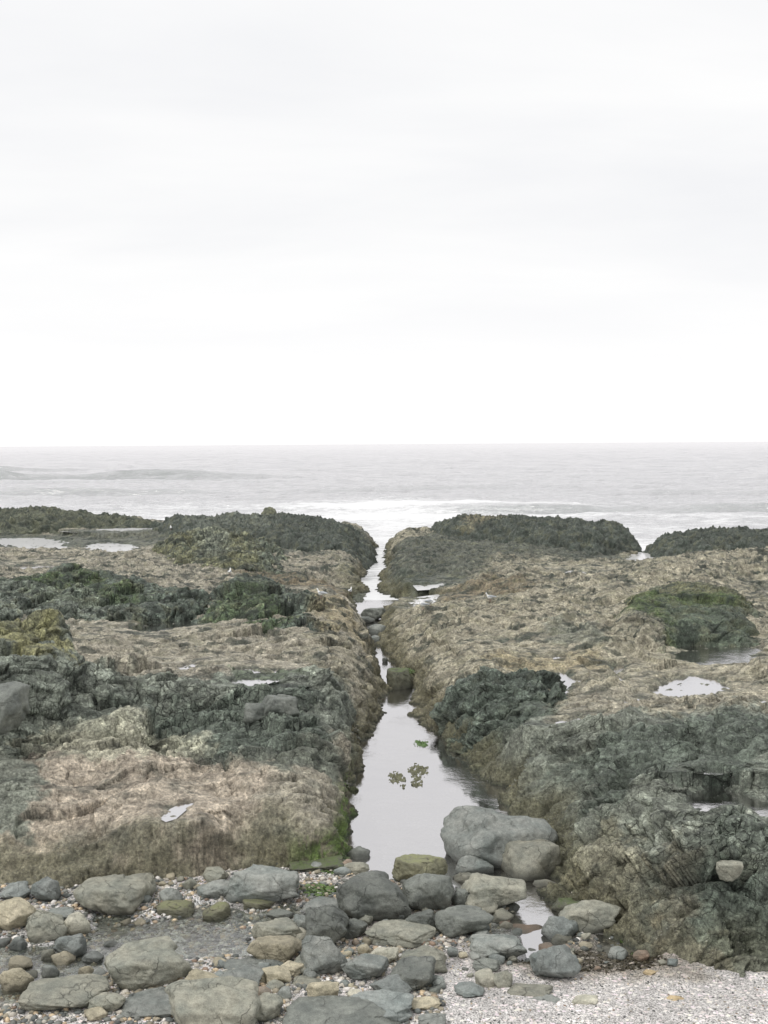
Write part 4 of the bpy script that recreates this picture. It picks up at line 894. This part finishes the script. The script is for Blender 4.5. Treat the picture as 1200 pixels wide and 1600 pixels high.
def gravel(n, rmin, rmax, regfull, name, seed):
    rs = np.random.RandomState(seed); y = rs.uniform(12.6, 18.6, n); x = rs.uniform(-.40, .40, n) * y
    z, wet = ground_z(x, y); nn = perlin(np.stack([x, y, 0 * x], 1) * 1.1 + 4)
    beach_ = (x > unp(690, 1560)[0]) & (y < 14.9)
    keep = (z > -.09) & (rs.rand(n) < np.where(beach_, .08, sstep(-.4, .2, nn) * .8 + .3 * sstep(.5, -.6, x))); x, y, z = x[keep], y[keep], z[keep]; n = len(x); bb = beach_[keep]
    V0, F0 = ICO[1] if name == 'gravel' else ICO[2]; m = len(V0)
    r = rmin + (rmax - rmin) * rs.rand(n) ** 2.5; r = np.where(bb, np.minimum(r, .017), r)
    S = np.stack([r, r * rs.uniform(.6, 1, n), r * rs.uniform(.35, .7, n)], 1); a = rs.uniform(0, 6.28, n)
    V = V0[None] * (1 + rs.uniform(-.28, .28, (n, m, 1))) * S[:, None]
    ca, sa = np.cos(a)[:, None], np.sin(a)[:, None]
    V = np.stack([V[..., 0] * ca - V[..., 1] * sa, V[..., 0] * sa + V[..., 1] * ca, V[..., 2]], -1) + np.stack([x, y, z + r * .15], 1)[:, None]
    Fc = (F0[None] + (np.arange(n) * m)[:, None, None]).reshape(-1, 3)
    pal = np.array([srgb(*q) for q in ((120, 122, 116), (96, 100, 98), (150, 142, 124), (186, 180, 168), (222, 218, 212), (166, 148, 126), (140, 120, 104), (78, 80, 78), (200, 180, 150))])
    c = pal[rs.choice(9, n, p=[.24, .18, .16, .14, .08, .03, .05, .07, .05])] * rs.uniform(.8, 1.2, (n, 1)); c = np.repeat(c, m, 0)
    o = mesh_obj(name, V.reshape(-1, 3), Fc, PEB, c); o['kind'] = 'stuff'; o['label'] = 'loose pebbles and shell bits lying over the beach'; o['category'] = 'gravel'
gravel(42000, .010, .06, None, 'gravel', 3)

# ------------------------------------------------------------------ seaweed fringe on the channel walls
def fringe(fn, PP, n, xr, yr, seed, name, label, pick, size=.06):
    rs = np.random.RandomState(seed); y = np.exp(rs.uniform(math.log(yr[0]), math.log(yr[1]), n)); x = rs.uniform(xr[0], xr[1], n) * (y if xr[2] else 1)
    s = sdf(x, y, PP, 3.0); k = (s > .0) & (s < 1.3) & ((x > -1.9) | (y > 19.6)) & ((x < 3.2) | (y > 21)); x, y, s = x[k], y[k], s[k]
    Pn = np.stack([x, y, 0 * x], 1); kk = .6
    z, nrm = surface_normals(fn, x + perlin(Pn * 1.1) * .16 * kk + perlin(Pn * 3.7) * .05, y + perlin(Pn * 1.1 + 40) * .16 * kk)
    keep = (z < pick) & (rs.rand(len(x)) < sstep(pick, pick * .5, z) + .1) & (z > .02); x, y, z, nrm = x[keep], y[keep], z[keep], nrm[keep]; n = len(x)
    base = np.stack([x, y, z], 1) + nrm * .05
    dn = np.stack([nrm[:, 0] * .5, nrm[:, 1] * .5, -np.ones(n)], 1) + rs.normal(0, .45, (n, 3)); dn /= np.linalg.norm(dn, axis=1)[:, None]
    sd_ = np.cross(dn, nrm) + rs.normal(0, .2, (n, 3)); sd_ /= np.linalg.norm(sd_, axis=1)[:, None]
    L_ = rs.uniform(.5, 1.6, n)[:, None] * size * np.clip(y / 20, 1, 1.6)[:, None]; w = L_ * rs.uniform(.12, .3, (n, 1))
    p0 = base - sd_ * w; p1 = base + sd_ * w; p2 = base + dn * L_ * .6 + nrm * L_ * .35; p3 = base + dn * L_ + nrm * L_ * .1
    V = np.stack([p0, p1, p2 + sd_ * w * .8, p3, p2 - sd_ * w * .8], 1).reshape(-1, 3)
    Fc = np.concatenate([np.stack([np.arange(n) * 5 + a for a in t], 1) for t in ((0, 1, 2), (0, 2, 4), (4, 2, 3))])
    near = (sstep(23, 20, y) * (x < 0) * sstep(-1.9, -1.1, x))
    g = (rs.rand(n) < near * sstep(.6, .2, z) * .75)
    c = np.where(g[:, None], srgb(112, 138, 64)[None], np.where(rs.rand(n, 1) < .4, srgb(112, 104, 76)[None], srgb(118, 118, 106)[None])) * rs.uniform(.7, 1.25, (n, 1))
    o = mesh_obj(name, V, Fc, LEAF, np.repeat(c, 5, 0)); o['kind'] = 'stuff'; o['label'] = label; o['category'] = 'seaweed'
fringe(fnL, LP, 260000, (-4.5, .8, 0), (17.8, 45), 1, 'seaweed', 'brown and bright green weed hanging on the left channel wall', .8)
fringe(fnR, RP, 160000, (0, 4.5, 0), (18.5, 45), 2, 'seaweed', 'brown weed and mussels clinging to the right channel wall', .6, .05)
def tufts(spots, seed, col=(90, 112, 58), label='bright green weed tufts between stones at the water edge'):
    rs = np.random.RandomState(seed); V = []; Fc = []; c = []
    for px, py, rx, ry, n, zz in spots:
        for q in range(n):
            t = rs.uniform(0, 6.28); u = math.sqrt(rs.rand()); p = unp(px + rx * u * math.cos(t), py + ry * u * math.sin(t), zz); z = (gz1(*p) if zz < .2 else zz) + rs.uniform(0, .03)
            L_ = rs.uniform(.04, .12); a = rs.uniform(0, 6.28); w = L_ * .12; i = len(V)
            dx, dy = math.cos(a), math.sin(a); V += [(p[0] - dy * w, p[1] + dx * w, z), (p[0] + dy * w, p[1] - dx * w, z), (p[0] + dx * L_ * .6 + dy * w, p[1] + dy * L_ * .6 - dx * w, z + .015), (p[0] + dx * L_, p[1] + dy * L_, z - .01)]
            Fc += [(i, i + 1, i + 2), (i, i + 2, i + 3)]; c += [srgb(*col) * rs.uniform(.6, 1.25)] * 4
    o = mesh_obj('seaweed', V, Fc, LEAF, np.array(c)); o['kind'] = 'stuff'; o['label'] = label; o['category'] = 'seaweed'
tufts([(500, 1392, 26, 9, 260, .06), (520, 1352, 30, 12, 300, .1), (705, 1377, 14, 6, 120, .05), (860, 1402, 24, 11, 300, .04), (985, 1455, 16, 26, 300, .12), (900, 1390, 12, 14, 160, .1), (630, 1050, 18, 5, 400, .3)], 5)

tufts([(930, 1505, 110, 18, 700, .06), (820, 1480, 60, 20, 250, .05), (620, 1430, 120, 40, 300, .06), (200, 1440, 140, 30, 200, .05)], 6, (70, 64, 48), 'dark weed scraps strewn over the wet gravel')
# ------------------------------------------------------------------ gulls
GW = plain_material('white feathers', (.72, .72, .70)); GG = plain_material('grey wing feathers', (.36, .38, .40)); GY = plain_material('yellow beak', (.55, .38, .10)); GP = plain_material('pink legs', (.45, .28, .24)); GK = plain_material('black wing tips', (.03, .03, .03))
def gull_parts():
    """body loft, folded wings, beak, legs; bird faces +X, feet at z = 0"""
    def loft(path, nseg=14):
        V = []; Fc = []
        for (x, z, ry, rz) in path:
            for k in range(nseg):
                t = k / nseg * 2 * math.pi; V.append((x, math.cos(t) * ry, z + math.sin(t) * rz))
        for i in range(len(path) - 1):
            for k in range(nseg): Fc.append((i * nseg + k, i * nseg + (k + 1) % nseg, (i + 1) * nseg + (k + 1) % nseg, (i + 1) * nseg + k))
        return V, Fc
    body = loft([(-.27, .235, .004, .003), (-.24, .235, .03, .012), (-.17, .225, .045, .03), (-.08, .21, .07, .06), (.02, .205, .085, .078), (.09, .225, .078, .075), (.13, .27, .052, .06), (.145, .32, .038, .045), (.155, .35, .038, .04), (.175, .372, .037, .034), (.20, .372, .025, .024), (.215, .368, .008, .008)])
    wing = loft([(-.31, .235, .004, .003), (-.22, .245, .012, .016), (-.10, .25, .02, .035), (0, .25, .022, .05), (.07, .24, .018, .04), (.10, .235, .004, .01)], 8)
    beak = loft([(.205, .366, .011, .011), (.24, .362, .008, .009), (.262, .352, .003, .005)], 6)
    leg = loft([(0, .15, .006, .006), (.0, .15, .006, .006)], 5)
    lv = []; lf = []
    for z, r in ((.16, .012), (.10, .006), (.01, .006)):
        for k in range(6): lv.append((.0 + r * math.cos(k), r * math.sin(k * 1.047), z))
    for i in range(2):
        for k in range(6): lf.append((i * 6 + k, i * 6 + (k + 1) % 6, (i + 1) * 6 + (k + 1) % 6, (i + 1) * 6 + k))
    b = len(lv); lv += [(-.01, -.006, .012), (.05, -.03, .003), (.055, .03, .003), (-.01, .006, .012)]; lf.append((b, b + 1, b + 2, b + 3))
    return body, wing, beak, (lv, lf)
body, wing, beak, leg = gull_parts()
def make_gull(first=[None]):
    root = bpy.data.objects.new('gull', None); COL.objects.link(root); root.empty_display_size = .1
    if first[0] is None:
        ch = [mesh_obj('body', *body, GW)]
        for s in (1, -1):
            V = [(x, y * .9 + s * .062, z) for x, y, z in wing[0]]; ch.append(mesh_obj('wing', V, wing[1], GG))
        ch.append(mesh_obj('beak', *beak, GY))
        for s in (1, -1): ch.append(mesh_obj('leg', [(x, y + s * .03, z) for x, y, z in leg[0]], leg[1], GP))
        first[0] = ch
    else:
        ch = []
        for o in first[0]:
            c = o.copy(); COL.objects.link(c); ch.append(c)
    for c in ch: c.parent = root
    return root
bpy.context.view_layer.update()
dg = bpy.context.evaluated_depsgraph_get()
for px, py, yaw, lab in [(502, 936, 2.6, 'white gull standing on brown weed left of the channel bend'), (547, 929, 1.2, 'gull at the water edge where the channel bends'), (766, 941, 2.7, 'lone white gull standing on the tan right shelf'),
                        (672, 948, 0.2, 'gull bathing in the foamy pool, farther one'), (661, 953, 2.9, 'gull bathing in the foamy pool, nearer one'), (267, 829, 1.8, 'gull beside the long thin far left pool'), (359, 900, 1.5, 'gull on the beige flat below the jagged outcrop')]:
    d = RN @ np.array([(px - 600) / F, (800 - py) / F, -1.0])
    hit = SC.ray_cast(dg, Vector((0, 0, H)), Vector(d).normalized())
    g = make_gull(); g.location = hit[1] if hit[0] else Vector((*unp(px, py, .5), .5)); g.rotation_euler.z = yaw; g.scale = (.85,) * 3
    tag(g, lab, 'gull', 'gulls on the far shelves')
